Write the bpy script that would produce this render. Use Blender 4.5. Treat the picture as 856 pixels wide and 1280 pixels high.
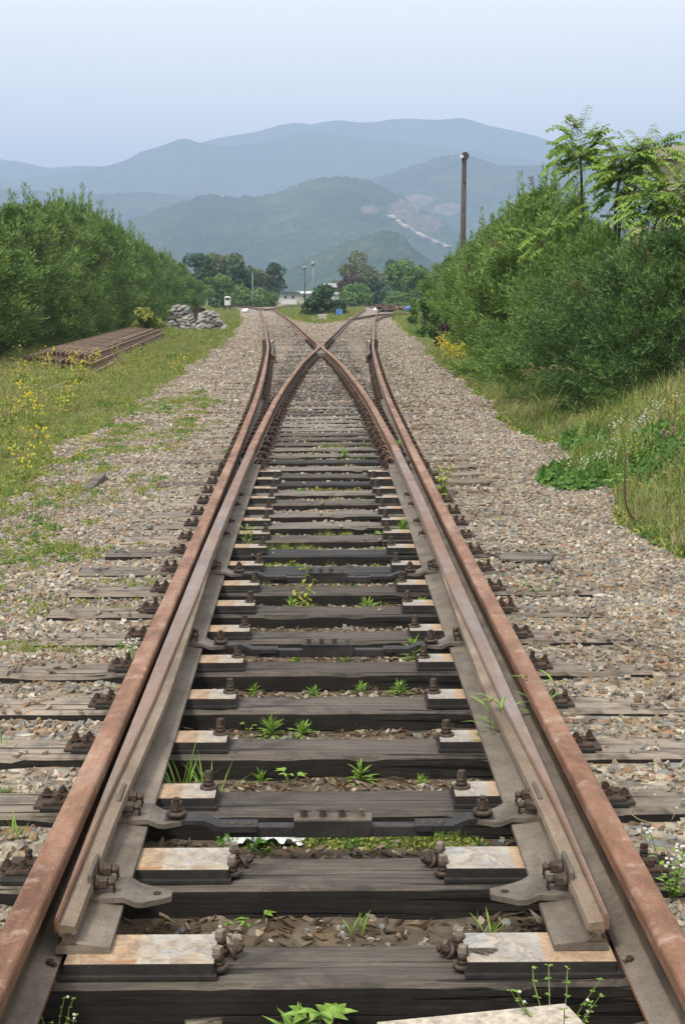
import bpy, bmesh, math, random
import numpy as np
from mathutils import Vector, Matrix, Euler
for _o in list(bpy.data.objects): bpy.data.objects.remove(_o)
S = bpy.context.scene
COL = S.collection
R = math.radians
random.seed(7); rng = np.random.default_rng(7)

# ------------------------------------------------------------------ camera, sky, sun, exposure
F, CX, CY, YH = 1900.0, 428.0, 640.0, 369.0        # focal length in photo pixels, picture centre, horizon row
PITCH = math.atan((CY-YH)/F); YAW = 0.0155; CAM = Vector((-0.05, 0.0, 1.634))
cam = bpy.data.objects.new('camera', bpy.data.cameras.new('camera')); COL.objects.link(cam)
cam.location = CAM; cam.rotation_euler = (math.pi/2-PITCH, 0, -YAW)
cam.data.sensor_fit = 'VERTICAL'; cam.data.sensor_height = 24; cam.data.lens = F/1280*24
cam.data.clip_start = 0.05; cam.data.clip_end = 40000
S.camera = cam
SUN_EL, SUN_AZ = R(54), R(215)                     # azimuth clockwise from +Y: behind the camera, a little left
W = bpy.data.worlds.new('World'); S.world = W; W.use_nodes = True
nt = W.node_tree; nt.nodes.clear()
sky = nt.nodes.new('ShaderNodeTexSky'); sky.sky_type = 'NISHITA'; sky.sun_disc = False
sky.sun_elevation = SUN_EL; sky.sun_rotation = SUN_AZ
sky.air_density = 1.0; sky.dust_density = 4.0; sky.ozone_density = 1.5; sky.altitude = 50
bg = nt.nodes.new('ShaderNodeBackground'); bg.inputs[1].default_value = 0.12
wo = nt.nodes.new('ShaderNodeOutputWorld')
hz = nt.nodes.new('ShaderNodeMix'); hz.data_type = 'RGBA'; hz.inputs[0].default_value = .95      # thin high overcast
hz.inputs[7].default_value = (5.7, 5.35, 5.0, 1)
nt.links.new(sky.outputs[0], hz.inputs[6]); nt.links.new(hz.outputs[2], bg.inputs[0]); nt.links.new(bg.outputs[0], wo.inputs[0])
sl = bpy.data.lights.new('sun', 'SUN'); sl.energy = 2.0; sl.angle = R(12); sl.color = (1, .95, .88)
sun = bpy.data.objects.new('sun', sl); COL.objects.link(sun)
sd = Vector((math.sin(SUN_AZ)*math.cos(SUN_EL), math.cos(SUN_AZ)*math.cos(SUN_EL), math.sin(SUN_EL)))
sun.rotation_euler = sd.to_track_quat('Z', 'Y').to_euler()
S.view_settings.view_transform = 'Standard'; S.view_settings.look = 'None'
S.view_settings.exposure = 1.28; S.view_settings.gamma = 1.0
S.render.engine = 'CYCLES'
S.cycles.use_denoising = True
S.cycles.max_bounces = 6; S.cycles.diffuse_bounces = 3; S.cycles.volume_bounces = 0
S.cycles.transparent_max_bounces = 8

# ------------------------------------------------------------------ helpers
_cm = Matrix.Rotation(-YAW, 3, 'Z') @ Matrix.Rotation(math.pi/2-PITCH, 3, 'X')
def P(x, y, z=0.0):
    """world point where the view ray of photo pixel (x, y) meets the level z"""
    d = _cm @ Vector(((x-CX)/F, -(y-CY)/F, -1))
    return CAM + d*((z-CAM.z)/d.z)
def PD(x, y, dist):
    """world point on the ray of photo pixel (x, y) at ground distance dist"""
    d = _cm @ Vector(((x-CX)/F, -(y-CY)/F, -1))
    return CAM + d*(dist/d.y)
def interp(t, xs, ys): return np.interp(t, xs, ys)
def smoothstep(a, b, x):
    t = np.clip((np.asarray(x, float)-a)/(b-a), 0, 1); return t*t*(3-2*t)
def _h(ix, iy, s):
    n = (ix.astype(np.int64)*374761393 + iy.astype(np.int64)*668265263 + s*1442695041) & 0xffffffff
    n = ((n ^ (n >> 13))*1274126177) & 0xffffffff
    return ((n ^ (n >> 16)) & 0xffff)/65535.0
def vnoise(x, y, s=0):
    x = np.asarray(x, float); y = np.asarray(y, float); x, y = np.broadcast_arrays(x, y)
    ix = np.floor(x); iy = np.floor(y); fx = x-ix; fy = y-iy
    fx = fx*fx*(3-2*fx); fy = fy*fy*(3-2*fy)
    a = _h(ix, iy, s); b = _h(ix+1, iy, s); c = _h(ix, iy+1, s); d = _h(ix+1, iy+1, s)
    return (a*(1-fx)+b*fx)*(1-fy)+(c*(1-fx)+d*fx)*fy
def fbm(x, y, o=4, s=0):
    x = np.asarray(x, float); y = np.asarray(y, float)
    r = 0; a = .5; n = 0
    for k in range(o):
        r = r+a*vnoise(x, y, s+k*17); n += a; a *= .5; x = x*2.03+5.1; y = y*2.03+1.7
    return r/n
def tag(o, label=None, cat=None, group=None, kind=None):
    if label: o['label'] = label
    if cat: o['category'] = cat
    if group: o['group'] = group
    if kind: o['kind'] = kind
    return o
def link(name, me, mats=(), parent=None, loc=(0,0,0), rot=(0,0,0)):
    o = bpy.data.objects.new(name, me); COL.objects.link(o)
    if me is not None and not isinstance(mats, (list, tuple)): mats = (mats,)
    if me is not None and len(me.materials) == 0:
        for m in mats: me.materials.append(m)
    o.location = loc; o.rotation_euler = rot
    if parent is not None: o.parent = parent
    return o
def empty(name, loc=(0,0,0), rot=(0,0,0)):
    o = bpy.data.objects.new(name, None); COL.objects.link(o); o.location = loc; o.rotation_euler = rot
    o.empty_display_size = .1; return o
def copy_tree(o, parent=None):
    c = o.copy(); COL.objects.link(c); c.parent = parent
    for ch in list(o.children): copy_tree(ch, c)
    return c
def faces_mesh(name, V, k, mi=None, smooth=False):
    """mesh of loose k-gons; V is (n*k, 3)"""
    V = np.asarray(V, float).reshape(-1, 3); n = len(V)//k
    me = bpy.data.meshes.new(name); me.vertices.add(n*k); me.vertices.foreach_set('co', V.ravel())
    me.loops.add(n*k); me.loops.foreach_set('vertex_index', np.arange(n*k))
    me.polygons.add(n); me.polygons.foreach_set('loop_start', np.arange(n)*k)
    if mi is not None: me.polygons.foreach_set('material_index', np.asarray(mi, np.int32))
    me.update(calc_edges=True); me.validate()
    return me
def grid_mesh(name, X, Y, Z, smooth=True, closed_u=False):
    """X, Y, Z arrays (rows, cols)"""
    r, c = X.shape; V = np.stack([X, Y, Z], -1).reshape(-1, 3)
    ii = np.arange(r*c).reshape(r, c)
    q = np.stack([ii[:-1,:-1], ii[:-1,1:], ii[1:,1:], ii[1:,:-1]], -1).reshape(-1, 4)
    me = bpy.data.meshes.new(name); me.vertices.add(len(V)); me.vertices.foreach_set('co', V.ravel())
    me.loops.add(q.size); me.loops.foreach_set('vertex_index', q.ravel())
    me.polygons.add(len(q)); me.polygons.foreach_set('loop_start', np.arange(len(q))*4)
    me.polygons.foreach_set('use_smooth', np.full(len(q), smooth))
    me.update(calc_edges=True); return me
class MB:
    """collects simple solids into one mesh"""
    def __init__(s): s.bm = bmesh.new()
    def box(s, c, d, rot=None, bev=0.0, mi=0, taper=None):
        g = bmesh.ops.create_cube(s.bm, size=1.0); vs = g['verts']
        for v in vs:
            v.co = Vector((v.co.x*d[0], v.co.y*d[1], v.co.z*d[2]))
            if taper and v.co.z > 0: v.co.x *= taper; v.co.y *= taper
        if bev > 0:
            es = list({e for v in vs for e in v.link_edges})
            g2 = bmesh.ops.bevel(s.bm, geom=es, offset=bev, segments=2, affect='EDGES', profile=.5)
            vs = list({v for f in g2['faces'] for v in f.verts} | {v for v in vs if v.is_valid})
        m = Matrix.Translation(c) @ (rot.to_matrix().to_4x4() if rot else Matrix.Identity(4))
        for v in vs: v.co = m @ v.co
        for f in {f for v in vs for f in v.link_faces}: f.material_index = mi
        return s
    def cyl(s, a, b, r0, r1=None, n=10, mi=0, smooth=True):
        a = Vector(a); b = Vector(b); r1 = r0 if r1 is None else r1
        ax = (b-a); L = ax.length
        if L < 1e-6: return s
        q = ax.to_track_quat('Z', 'Y').to_matrix().to_4x4()
        g = bmesh.ops.create_cone(s.bm, cap_ends=True, segments=n, radius1=r0, radius2=max(r1, 1e-5), depth=L)
        m = Matrix.Translation((a+b)/2) @ q
        for v in g['verts']: v.co = m @ v.co
        for f in {f for v in g['verts'] for f in v.link_faces}:
            f.material_index = mi; f.smooth = smooth and len(f.verts) == 4
        return s
    def tube(s, pts, rad, n=7, mi=0):
        pts = [Vector(p) for p in pts]; rings = []
        if not isinstance(rad, (list, tuple)): rad = [rad]*len(pts)
        up = Vector((0.123, .456, .88))
        for i, p in enumerate(pts):
            t = (pts[min(i+1, len(pts)-1)]-pts[max(i-1, 0)]).normalized()
            u = t.cross(up).normalized(); w = t.cross(u)
            rings.append([s.bm.verts.new(p+(u*math.cos(a)+w*math.sin(a))*rad[i]) for a in [2*math.pi*k/n for k in range(n)]])
        for i in range(len(rings)-1):
            for k in range(n):
                f = s.bm.faces.new((rings[i][k], rings[i][(k+1)%n], rings[i+1][(k+1)%n], rings[i+1][k])); f.smooth = True; f.material_index = mi
        for rr in (rings[0][::-1], rings[-1]):
            f = s.bm.faces.new(rr); f.material_index = mi
        return s
    def prism(s, pts2, x0, x1, axis='Y', mi=0):
        """extrude polygon pts2 (a,b) between x0 and x1 along axis"""
        def mk(p, t): return (p[0], t, p[1]) if axis == 'Y' else ((t, p[0], p[1]) if axis == 'X' else (p[0], p[1], t))
        A = [s.bm.verts.new(mk(p, x0)) for p in pts2]; B = [s.bm.verts.new(mk(p, x1)) for p in pts2]
        n = len(pts2); fs = []
        for k in range(n): fs.append(s.bm.faces.new((A[k], A[(k+1)%n], B[(k+1)%n], B[k])))
        fs.append(s.bm.faces.new(A[::-1])); fs.append(s.bm.faces.new(B))
        for f in fs: f.material_index = mi
        return s
    def mesh(s, name):
        bmesh.ops.recalc_face_normals(s.bm, faces=s.bm.faces)
        me = bpy.data.meshes.new(name); s.bm.to_mesh(me); s.bm.free(); return me
    def build(s, name, mats, parent=None, loc=(0,0,0), rot=(0,0,0)): return link(name, s.mesh(name), mats, parent, loc, rot)
def hull_stone(seed, n=13, flat=.7):
    r = random.Random(seed); bm = bmesh.new()
    for k in range(n):
        v = Vector((r.gauss(0,1), r.gauss(0,1), r.gauss(0,1))).normalized()
        v *= r.uniform(.8, 1.0); bm.verts.new((v.x*1.0, v.y*r.uniform(.7,.8), v.z*flat))
    bmesh.ops.convex_hull(bm, input=bm.verts)
    for v in [v for v in bm.verts if not v.link_faces]: bm.verts.remove(v)
    bmesh.ops.bevel(bm, geom=list(bm.edges), offset=.035, segments=1, affect='EDGES')
    me = bpy.data.meshes.new('stone'); bm.to_mesh(me); bm.free(); return me

# ------------------------------------------------------------------ materials
class NM:
    def __init__(s, name, rough=.8, metal=0.0, spec=.3):
        s.m = bpy.data.materials.new(name); s.m.use_nodes = True; s.t = s.m.node_tree
        s.b = s.t.nodes['Principled BSDF']; s.b.inputs['Roughness'].default_value = rough
        s.b.inputs['Metallic'].default_value = metal; s.b.inputs['Specular IOR Level'].default_value = spec
        s._co = None
    def n(s, ty, **kw):
        nd = s.t.nodes.new(ty)
        for k, v in kw.items(): setattr(nd, k, v)
        return nd
    def l(s, a, b): s.t.links.new(a, b)
    def co(s, scale=(1,1,1), kind='Object'):
        tc = s.n('ShaderNodeTexCoord'); mp = s.n('ShaderNodeMapping'); mp.inputs['Scale'].default_value = scale
        s.l(tc.outputs[kind], mp.inputs['Vector']); return mp.outputs[0]
    def wco(s, scale=(1,1,1)):
        g = s.n('ShaderNodeNewGeometry'); mp = s.n('ShaderNodeMapping'); mp.inputs['Scale'].default_value = scale
        s.l(g.outputs['Position'], mp.inputs['Vector']); return mp.outputs[0]
    def noise(s, vec, scale, detail=4, rough=.6, dist=0):
        nd = s.n('ShaderNodeTexNoise'); nd.inputs['Scale'].default_value = scale; nd.inputs['Detail'].default_value = detail
        nd.inputs['Roughness'].default_value = rough; nd.inputs['Distortion'].default_value = dist
        s.l(vec, nd.inputs['Vector']); return nd.outputs['Fac']
    def ramp(s, fac, stops, interp='LINEAR'):
        r = s.n('ShaderNodeValToRGB'); r.color_ramp.interpolation = interp; e = r.color_ramp.elements
        while len(e) < len(stops): e.new(.5)
        for k, (p, c) in enumerate(stops):
            e[k].position = p; e[k].color = (c, c, c, 1) if isinstance(c, (int, float)) else (*c, 1)
        s.l(fac, r.inputs[0]); return r.outputs[0]
    def mix(s, f, a, b, mode='MIX'):
        m = s.n('ShaderNodeMix', data_type='RGBA', blend_type=mode)
        for sock, v in ((m.inputs[0], f), (m.inputs[6], a), (m.inputs[7], b)):
            if isinstance(v, (int, float)): sock.default_value = v
            elif isinstance(v, tuple): sock.default_value = (*v, 1)
            else: s.l(v, sock)
        return m.outputs[2]
    def math(s, op, a, b=None):
        m = s.n('ShaderNodeMath', operation=op)
        for k, v in enumerate((a, b)):
            if v is None: continue
            if isinstance(v, (int, float)): m.inputs[k].default_value = v
            else: s.l(v, m.inputs[k])
        return m.outputs[0]
    def attr(s, name):
        a = s.n('ShaderNodeAttribute'); a.attribute_name = name; return a.outputs['Fac']
    def color(s, c):
        if isinstance(c, tuple): s.b.inputs['Base Color'].default_value = (*c, 1)
        else: s.l(c, s.b.inputs['Base Color'])
        return s
    def bump(s, h, dist=.01, strength=.6):
        b = s.n('ShaderNodeBump'); b.inputs['Strength'].default_value = strength; b.inputs['Distance'].default_value = dist
        s.l(h, b.inputs['Height']); s.l(b.outputs[0], s.b.inputs['Normal']); return s
    def rough(s, f): s.l(f, s.b.inputs['Roughness']); return s

def metal_mat(name, cols, scale=18, stretch=(1,.25,1), rough=.62, metal=.0, bump=.0012, speck=None, spec=.35):
    M = NM(name, rough, metal, spec); v = M.co(stretch)
    a = M.noise(v, scale, 6, .65, .4); v2 = M.co((1,1,1)); b = M.noise(v2, scale*6, 4, .7)
    c = M.ramp(a, [(.3, cols[0]), (.5, cols[1]), (.7, cols[2])])
    c = M.mix(.5, c, M.ramp(b, [(.3, .55), (.7, 1.0)]), 'MULTIPLY')
    f3 = M.noise(v2, scale*22, 3, .8); c = M.mix(.8, c, M.ramp(f3, [(.35, .6), (.65, 1.15)]), 'MULTIPLY')
    big = M.noise(v2, scale*.35, 5, .7); c = M.mix(.8, c, M.ramp(big, [(.35, .62), (.62, 1.1)]), 'MULTIPLY')
    if speck:
        d = M.noise(v2, scale*1.3, 6, .8); c = M.mix(M.ramp(d, [(speck[1], 0), (speck[1]+.16, .45)]), c, speck[0])
    M.color(c).bump(b, bump, .7); M.rough(M.ramp(a, [(.3, rough+.12), (.7, rough-.1)])); return M.m
m_rust = metal_mat('rusty_steel', [(.14,.065,.036), (.24,.12,.068), (.33,.21,.145)], 9, (1,.18,1), .6, .0, .0008, ((.44,.35,.29), .53))
m_rust_side = metal_mat('rusty_steel_side', [(.11,.05,.025), (.22,.10,.05), (.34,.19,.10)], 12, (1,.1,1))
m_blade = metal_mat('worn_blade_steel', [(.22,.115,.065), (.24,.155,.11), (.27,.245,.24)], 7, (1,.1,1), .45, .2, .0006)
m_web = metal_mat('brown_web_steel', [(.06,.045,.033), (.10,.075,.052), (.14,.105,.07)], 14)
m_foot = metal_mat('dusty_foot_steel', [(.11,.09,.07), (.17,.145,.115), (.22,.185,.145)], 8, (1,.4,1), .75)
m_tan = metal_mat('tan_planed_steel', [(.16,.115,.08), (.225,.17,.12), (.285,.23,.17)], 10, (1,.2,1), .6, .1)
m_bolt = metal_mat('grimy_bolt_steel', [(.035,.027,.02), (.07,.05,.036), (.12,.085,.06)], 25, (1,1,1), .6, .2)
m_oldrail = metal_mat('dull_brown_old_rail', [(.14,.085,.05), (.22,.145,.095), (.31,.22,.16)], 9, (1,.1,1), .8)
m_rustbolt = metal_mat('rusty_fastening', [(.03,.021,.016), (.06,.038,.026), (.10,.062,.04)], 22, (1,1,1), .85)
m_boltpale = metal_mat('worn_bolt_head', [(.16,.135,.10), (.24,.20,.16), (.32,.27,.21)], 25, (1,1,1), .55, .3)
m_lug = metal_mat('grey_brown_lug_steel', [(.085,.07,.055), (.14,.118,.093), (.19,.165,.13)], 16, (1,1,1), .6, .15, .001, ((.20,.09,.045), .66))
m_black = metal_mat('black_rod_steel', [(.018,.017,.017), (.03,.028,.028), (.055,.05,.047)], 16, (1,1,1), .55, .2)
m_dark_edge = metal_mat('black_plate_edge', [(.012,.011,.01), (.02,.018,.016), (.04,.034,.03)], 16, (1,1,1), .7)
def plate_mat():
    M = NM('worn_slide_plate', .65, 0, .25); v = M.co((1,1,1)); a = M.noise(v, 9, 5, .6, .6)
    sx = M.n('ShaderNodeSeparateXYZ'); M.l(v, sx.inputs[0])
    ax = M.math('ABSOLUTE', sx.outputs[0]); w = M.math('ADD', ax, M.math('MULTIPLY', M.math('SUBTRACT', a, .5), .02))
    tan = M.ramp(a, [(.3, (.31,.20,.11)), (.5, (.36,.265,.17)), (.68, (.25,.13,.065))])
    gry = M.ramp(M.noise(v, 13, 5, .6, .8), [(.35, (.25,.265,.28)), (.5, (.33,.31,.27)), (.65, (.38,.31,.22))])
    c = M.mix(M.ramp(w, [(.492, 0.0), (.50, 1.0)]), gry, tan)
    d = M.noise(v, 60, 3, .7); c = M.mix(M.ramp(d, [(.60, 0), (.70, .6)]), c, (.10,.06,.035))
    e = M.noise(v, 22, 6, .75, 1.0); c = M.mix(M.ramp(e, [(.42, 0), (.62, .8)]), c, (.16,.12,.085))
    M.color(c).bump(d, .001, .4); return M.m
m_plate = plate_mat()
def wood_mat(name, dark, mid, light, ends=None, tint=.35):
    M = NM(name, .82, 0, .25); v = M.co((1.2, 26, 26)); a = M.noise(v, 2.2, 7, .7, .35)
    v2 = M.co((.9, 6, 6)); b = M.noise(v2, 1.6, 5, .6, .5)
    oi = M.n('ShaderNodeObjectInfo')
    c = M.ramp(a, [(.28, dark), (.5, mid), (.72, light)])
    c = M.mix(M.ramp(b, [(.38, 0), (.7, .75)]), c, tuple(x*.45 for x in mid))
    if ends:
        sx = M.n('ShaderNodeSeparateXYZ'); M.l(M.co(), sx.inputs[0]); ax = M.math('ABSOLUTE', sx.outputs[0])
        w = M.math('ADD', ax, M.math('MULTIPLY', M.math('SUBTRACT', b, .5), .5))
        e = M.ramp(a, [(.3, tuple(x*.55 for x in ends)), (.5, ends), (.7, tuple(x*1.25 for x in ends))])
        c = M.mix(M.ramp(w, [(.80, 0.0), (.92, 1.0)]), c, e)
    c = M.mix(1.0, c, M.ramp(oi.outputs['Random'], [(0, 1-tint), (1, 1.0)]), 'MULTIPLY')
    v3 = M.co((1.0, 40, 40)); k = M.noise(v3, 1.3, 3, .5, .2)
    cr = M.ramp(k, [(.37, 0.0), (.42, 1.0)]); v4 = M.co((1,1,1)); st = M.noise(v4, 3.2, 5, .7, 1.0)
    c = M.mix(M.ramp(st, [(.50, 0), (.62, .7)]), c, tuple(x*.7 for x in dark))
    ft = M.noise(M.co((8, 90, 90)), 2, 4, .8); c = M.mix(.8, c, M.ramp(ft, [(.3, .55), (.7, 1.2)]), 'MULTIPLY')
    c = M.mix(cr, tuple(x*.35 for x in dark), c)
    hgt = M.math('ADD', M.math('MULTIPLY', a, .5), M.math('MULTIPLY', cr, .8))
    M.color(c).bump(hgt, .006, .8); M.rough(M.ramp(b, [(.35, .85), (.7, .55)])); return M.m
m_sleeper = wood_mat('weathered_timber', (.040,.034,.029), (.11,.093,.076), (.20,.175,.145), (.26,.22,.175))
m_sleeper_pale = wood_mat('pale_grey_timber', (.13,.115,.095), (.25,.225,.19), (.34,.31,.27), (.28,.24,.19))
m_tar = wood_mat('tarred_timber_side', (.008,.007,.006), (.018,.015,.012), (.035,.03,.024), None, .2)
m_tar_top = wood_mat('dark_oiled_timber', (.022,.022,.024), (.045,.044,.046), (.085,.082,.08), (.15,.13,.105))
m_endwood = wood_mat('sunbleached_timber', (.16,.135,.105), (.26,.22,.17), (.34,.295,.235))
m_bark = wood_mat('grey_bark', (.035,.027,.02), (.075,.06,.045), (.13,.11,.085))
m_pole = wood_mat('weathered_pole_wood', (.05,.045,.04), (.10,.09,.08), (.17,.155,.14))
def stone_mat(name, stops, rough=.9, scale=14):
    M = NM(name, rough, 0, .2); oi = M.n('ShaderNodeObjectInfo')
    c = M.ramp(oi.outputs['Random'], stops, 'CONSTANT'); v = M.co((1,1,1)); a = M.noise(v, 2.2, 5, .7, .3)
    c = M.mix(.7, c, M.ramp(a, [(.3, .5), (.5, .9), (.7, 1.25)]), 'MULTIPLY')
    wv = M.wco(); c = M.mix(1.0, c, M.ramp(M.noise(wv, 1.1, 5, .7), [(.35, (.70,.64,.56)), (.52, (1,1,1)), (.66, (1.12,1.1,1.06))]), 'MULTIPLY'); M.color(c)
    M.bump(a, .15, .5); return M.m
STN_ = [(0, (.23,.175,.115)), (.10, (.31,.28,.23)), (.22, (.19,.16,.13)), (.33, (.37,.33,.265)), (.43, (.20,.195,.185)), (.54, (.29,.20,.115)), (.62, (.24,.22,.19)), (.72, (.34,.29,.215)), (.80, (.135,.12,.105)), (.87, (.19,.21,.22)), (.92, (.46,.43,.38)), (.96, (.26,.145,.085))]
STN = [(p, tuple(min(.62, (0.025+1.10*(x*.88+(c[0]+c[1]+c[2])/3*.12))*t_) for x, t_ in zip(c, (1.02, 1.01, .965)))) for p, c in STN_]
m_stone = stone_mat('ballast_stone', STN)
def ground_mat():
    M = NM('ground_ballast_and_soil', .95, 0, .1); v = M.wco()
    vor = M.n('ShaderNodeTexVoronoi'); vor.inputs['Scale'].default_value = 17; M.l(v, vor.inputs['Vector'])
    sep = M.n('ShaderNodeSeparateColor'); M.l(vor.outputs['Color'], sep.inputs[0])
    bc = M.ramp(sep.outputs[0], [(p, tuple(x*.9 for x in c)) for p, c in STN], 'CONSTANT')
    vd = M.ramp(vor.outputs['Distance'], [(0.35, 1.0), (.75, .35)]); bc = M.mix(.55, bc, vd, 'MULTIPLY')
    big = M.noise(v, .9, 5, .6); bc = M.mix(.6, bc, M.ramp(big, [(.35, (.72,.68,.62)), (.65, (1.05,1.03,1.0))]), 'MULTIPLY')
    so = M.noise(v, 3.5, 7, .75); soil = M.ramp(so, [(.3, (.06,.045,.03)), (.5, (.13,.10,.065)), (.7, (.20,.165,.115))])
    gr = M.ramp(M.noise(v, 7, 6, .8), [(.3, (.035,.055,.012)), (.5, (.085,.12,.028)), (.72, (.17,.17,.06))])
    g = M.attr('grass'); nz = M.noise(v, 1.8, 6, .75)
    gg = M.math('ADD', g, M.math('MULTIPLY', M.math('SUBTRACT', nz, .5), .9))
    c = M.mix(M.ramp(gg, [(.42, 0.0), (.55, 1.0)]), bc, soil)
    c = M.mix(M.ramp(gg, [(.52, 0.0), (.66, 1.0)]), c, gr)
    cr = M.attr('crib'); dirt = M.ramp(M.noise(v, 9, 6, .7), [(.3, (.035,.026,.018)), (.6, (.085,.065,.042)), (.8, (.14,.11,.07))])
    c = M.mix(cr, c, dirt)
    M.color(c); h = M.math('ADD', M.math('SUBTRACT', 1.0, vor.outputs['Distance']), M.noise(v, 30, 4, .7)); M.bump(h, .02, .8); return M.m
m_ground = ground_mat()
def leaf_mat(name, cols, var=.5, trans=.25, rough=.6, nscale=1.2):
    M = NM(name, rough, 0, .25); g = M.n('ShaderNodeNewGeometry'); v = M.wco()
    a = M.noise(v, nscale, 4, .6); r = g.outputs['Random Per Island']
    f = M.math('ADD', M.math('MULTIPLY', a, 1-var), M.math('MULTIPLY', r, var))
    c = M.ramp(f, [(.2, cols[0]), (.5, cols[1]), (.8, cols[2])]); M.color(c)
    tr = M.n('ShaderNodeBsdfTranslucent'); M.l(c, tr.inputs[0]); mx = M.n('ShaderNodeMixShader'); mx.inputs[0].default_value = trans
    M.l(M.b.outputs[0], mx.inputs[1]); M.l(tr.outputs[0], mx.inputs[2])
    out = [n for n in M.t.nodes if n.type == 'OUTPUT_MATERIAL'][0]; M.l(mx.outputs[0], out.inputs[0]); return M.m
m_con = leaf_mat('conifer_foliage', [(.038,.085,.02), (.105,.19,.04), (.24,.335,.075)], .4, .18, .6, 1.6)
m_con2 = leaf_mat('dark_juniper_foliage', [(.02,.055,.018), (.062,.128,.034), (.18,.26,.07)], .4, .15, .6, 2.2)
m_conbr = leaf_mat('browned_conifer_sprays', [(.07,.055,.03), (.12,.09,.05), (.16,.13,.075)])
m_grass = leaf_mat('grass_blades', [(.09,.14,.025), (.16,.22,.045), (.25,.28,.085)], .5, .3, .6, .8)
m_grassy = leaf_mat('yellowish_weed_leaves', [(.14,.18,.03), (.22,.26,.05), (.33,.34,.09)], .5, .3, .6, .8)
m_straw = leaf_mat('dry_straw', [(.20,.16,.08), (.30,.24,.13), (.38,.31,.18)], .6, .2)
m_clover = leaf_mat('clover_leaves', [(.05,.12,.02), (.08,.18,.03), (.13,.24,.05)], .6, .3)
m_weed = leaf_mat('bright_weed_leaves', [(.11,.20,.03), (.17,.30,.045), (.25,.38,.08)], .6, .3, .5, 3)
m_vine = leaf_mat('yellow_green_leaves', [(.20,.25,.03), (.30,.33,.04), (.40,.38,.06)], .6, .35)
m_ail = leaf_mat('ailanthus_leaves', [(.11,.21,.035), (.21,.34,.06), (.36,.46,.11)], .55, .45)
m_ailred = leaf_mat('reddish_young_leaves', [(.15,.11,.04), (.22,.15,.06), (.27,.20,.08)], .6, .35)
m_moss = leaf_mat('moss_green', [(.08,.10,.02), (.12,.15,.03), (.17,.19,.05)], .7, .1)
m_tree1 = leaf_mat('olive_crown_leaves', [(.06,.08,.03), (.11,.135,.05), (.18,.20,.085)], .5, .25, .6, .15)
m_tree2 = leaf_mat('dark_crown_leaves', [(.02,.045,.018), (.04,.08,.028), (.07,.12,.045)], .5, .25, .6, .2)
m_tree3 = leaf_mat('fresh_crown_leaves', [(.05,.10,.02), (.09,.17,.035), (.15,.24,.06)], .5, .25, .6, .2)
m_tree4 = leaf_mat('purple_brown_leaves', [(.05,.035,.03), (.08,.055,.045), (.11,.085,.06)], .5, .2, .6, .2)
def flat(name, c, rough=.7, n=6, amp=.35, metal=0):
    M = NM(name, rough, metal, .3); a = M.noise(M.co(), n, 5, .65); M.color(M.ramp(a, [(.3, tuple(x*(1-amp) for x in c)), (.7, c)])); return M.m
m_yellow = flat('yellow_petals', (.72,.64,.08)); m_white = flat('white_petals', (.75,.74,.70))
m_pink = flat('dusty_pink_buds', (.32,.22,.2)); m_stem = flat('brown_stem', (.10,.075,.04)); m_gstem = flat('green_stem', (.12,.18,.05))
m_conc = flat('pale_concrete', (.50,.45,.37), .9, 55, .6); m_wall = flat('white_wall', (.50,.51,.50), .8, 2, .12)
m_wallb = flat('beige_concrete_wall', (.36,.33,.27), .85, 1.5, .25); m_roofg = flat('dark_green_roof', (.05,.09,.07)); m_roofw = flat('pale_metal_roof', (.50,.53,.56), .5)
m_glass = flat('dark_window', (.04,.05,.06), .2); m_blue = flat('blue_sheet', (.07,.18,.42), .6); m_metalpale = flat('galvanised_steel', (.22,.235,.24), .5, 6, .2, .3)
m_greenp = flat('green_painted_steel', (.03,.075,.055), .5); m_litter = flat('crumpled_white_plastic', (.62,.66,.66), .35, 25, .4); m_brick = flat('reddish_stone', (.26,.17,.13), .9, 5, .4)
m_wood_far = flat('stacked_old_timber', (.13,.09,.06), .9, 8, .5)
m_sack = stone_mat('grey_white_sack_cloth', [(0, (.30,.29,.28)), (.25, (.20,.20,.20)), (.5, (.36,.35,.33)), (.7, (.24,.225,.205)), (.85, (.13,.13,.135))])

# ------------------------------------------------------------------ track geometry (track frame: +Y along the line)
YS = [-20, 3.75, 5.3, 8.8, 14.5, 21.2, 25.6, 30, 39.4, 44.5, 54, 66, 87, 96, 139, 163, 240]
HW = [.75, .75, .76, .782, .84, .93, 1.02, 1.12, 1.37, 1.52, 1.89, 2.33, 3.1, 3.48, 5.3, 6.3, 9.6]     # stock rail half spacing
_yy = np.arange(-20, 240, .25)
def _sm(a, w=13):
    k = np.ones(w)/w; p = np.pad(a, w//2, mode='edge'); return np.convolve(p, k, 'valid')
_hw = _sm(_sm(np.interp(_yy, YS, HW)))
def hw(y): return np.interp(y, _yy, _hw)
BY = [0, 3.5, 9, 10.2, 14.5, 21.2, 25.6, 33.6, 44.5, 54, 66, 75, 96, 104, 163, 240]
BL = [-.664, -.664, -.696, -.70, -.70, -.66, -.59, -.41, 0, .36, .80, 1.12, 1.95, 2.28, 4.8, 8.1]
BR = [-.625, -.625, -.655, -.675, -.69, -.66, -.59, -.41, 0, .36, .80, 1.12, 1.95, 2.28, 4.8, 8.1]
_bl = _sm(_sm(np.interp(_yy, BY, BL), 9), 9); _br = _sm(_sm(np.interp(_yy, BY, BR), 9), 9)
def blx(y): return np.interp(y, _yy, _bl)          # left blade and closure rail, crossing to the right
def brx(y): return -np.interp(y, _yy, _br)
Z_TOP = .185; Z_FOOT = .02
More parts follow.
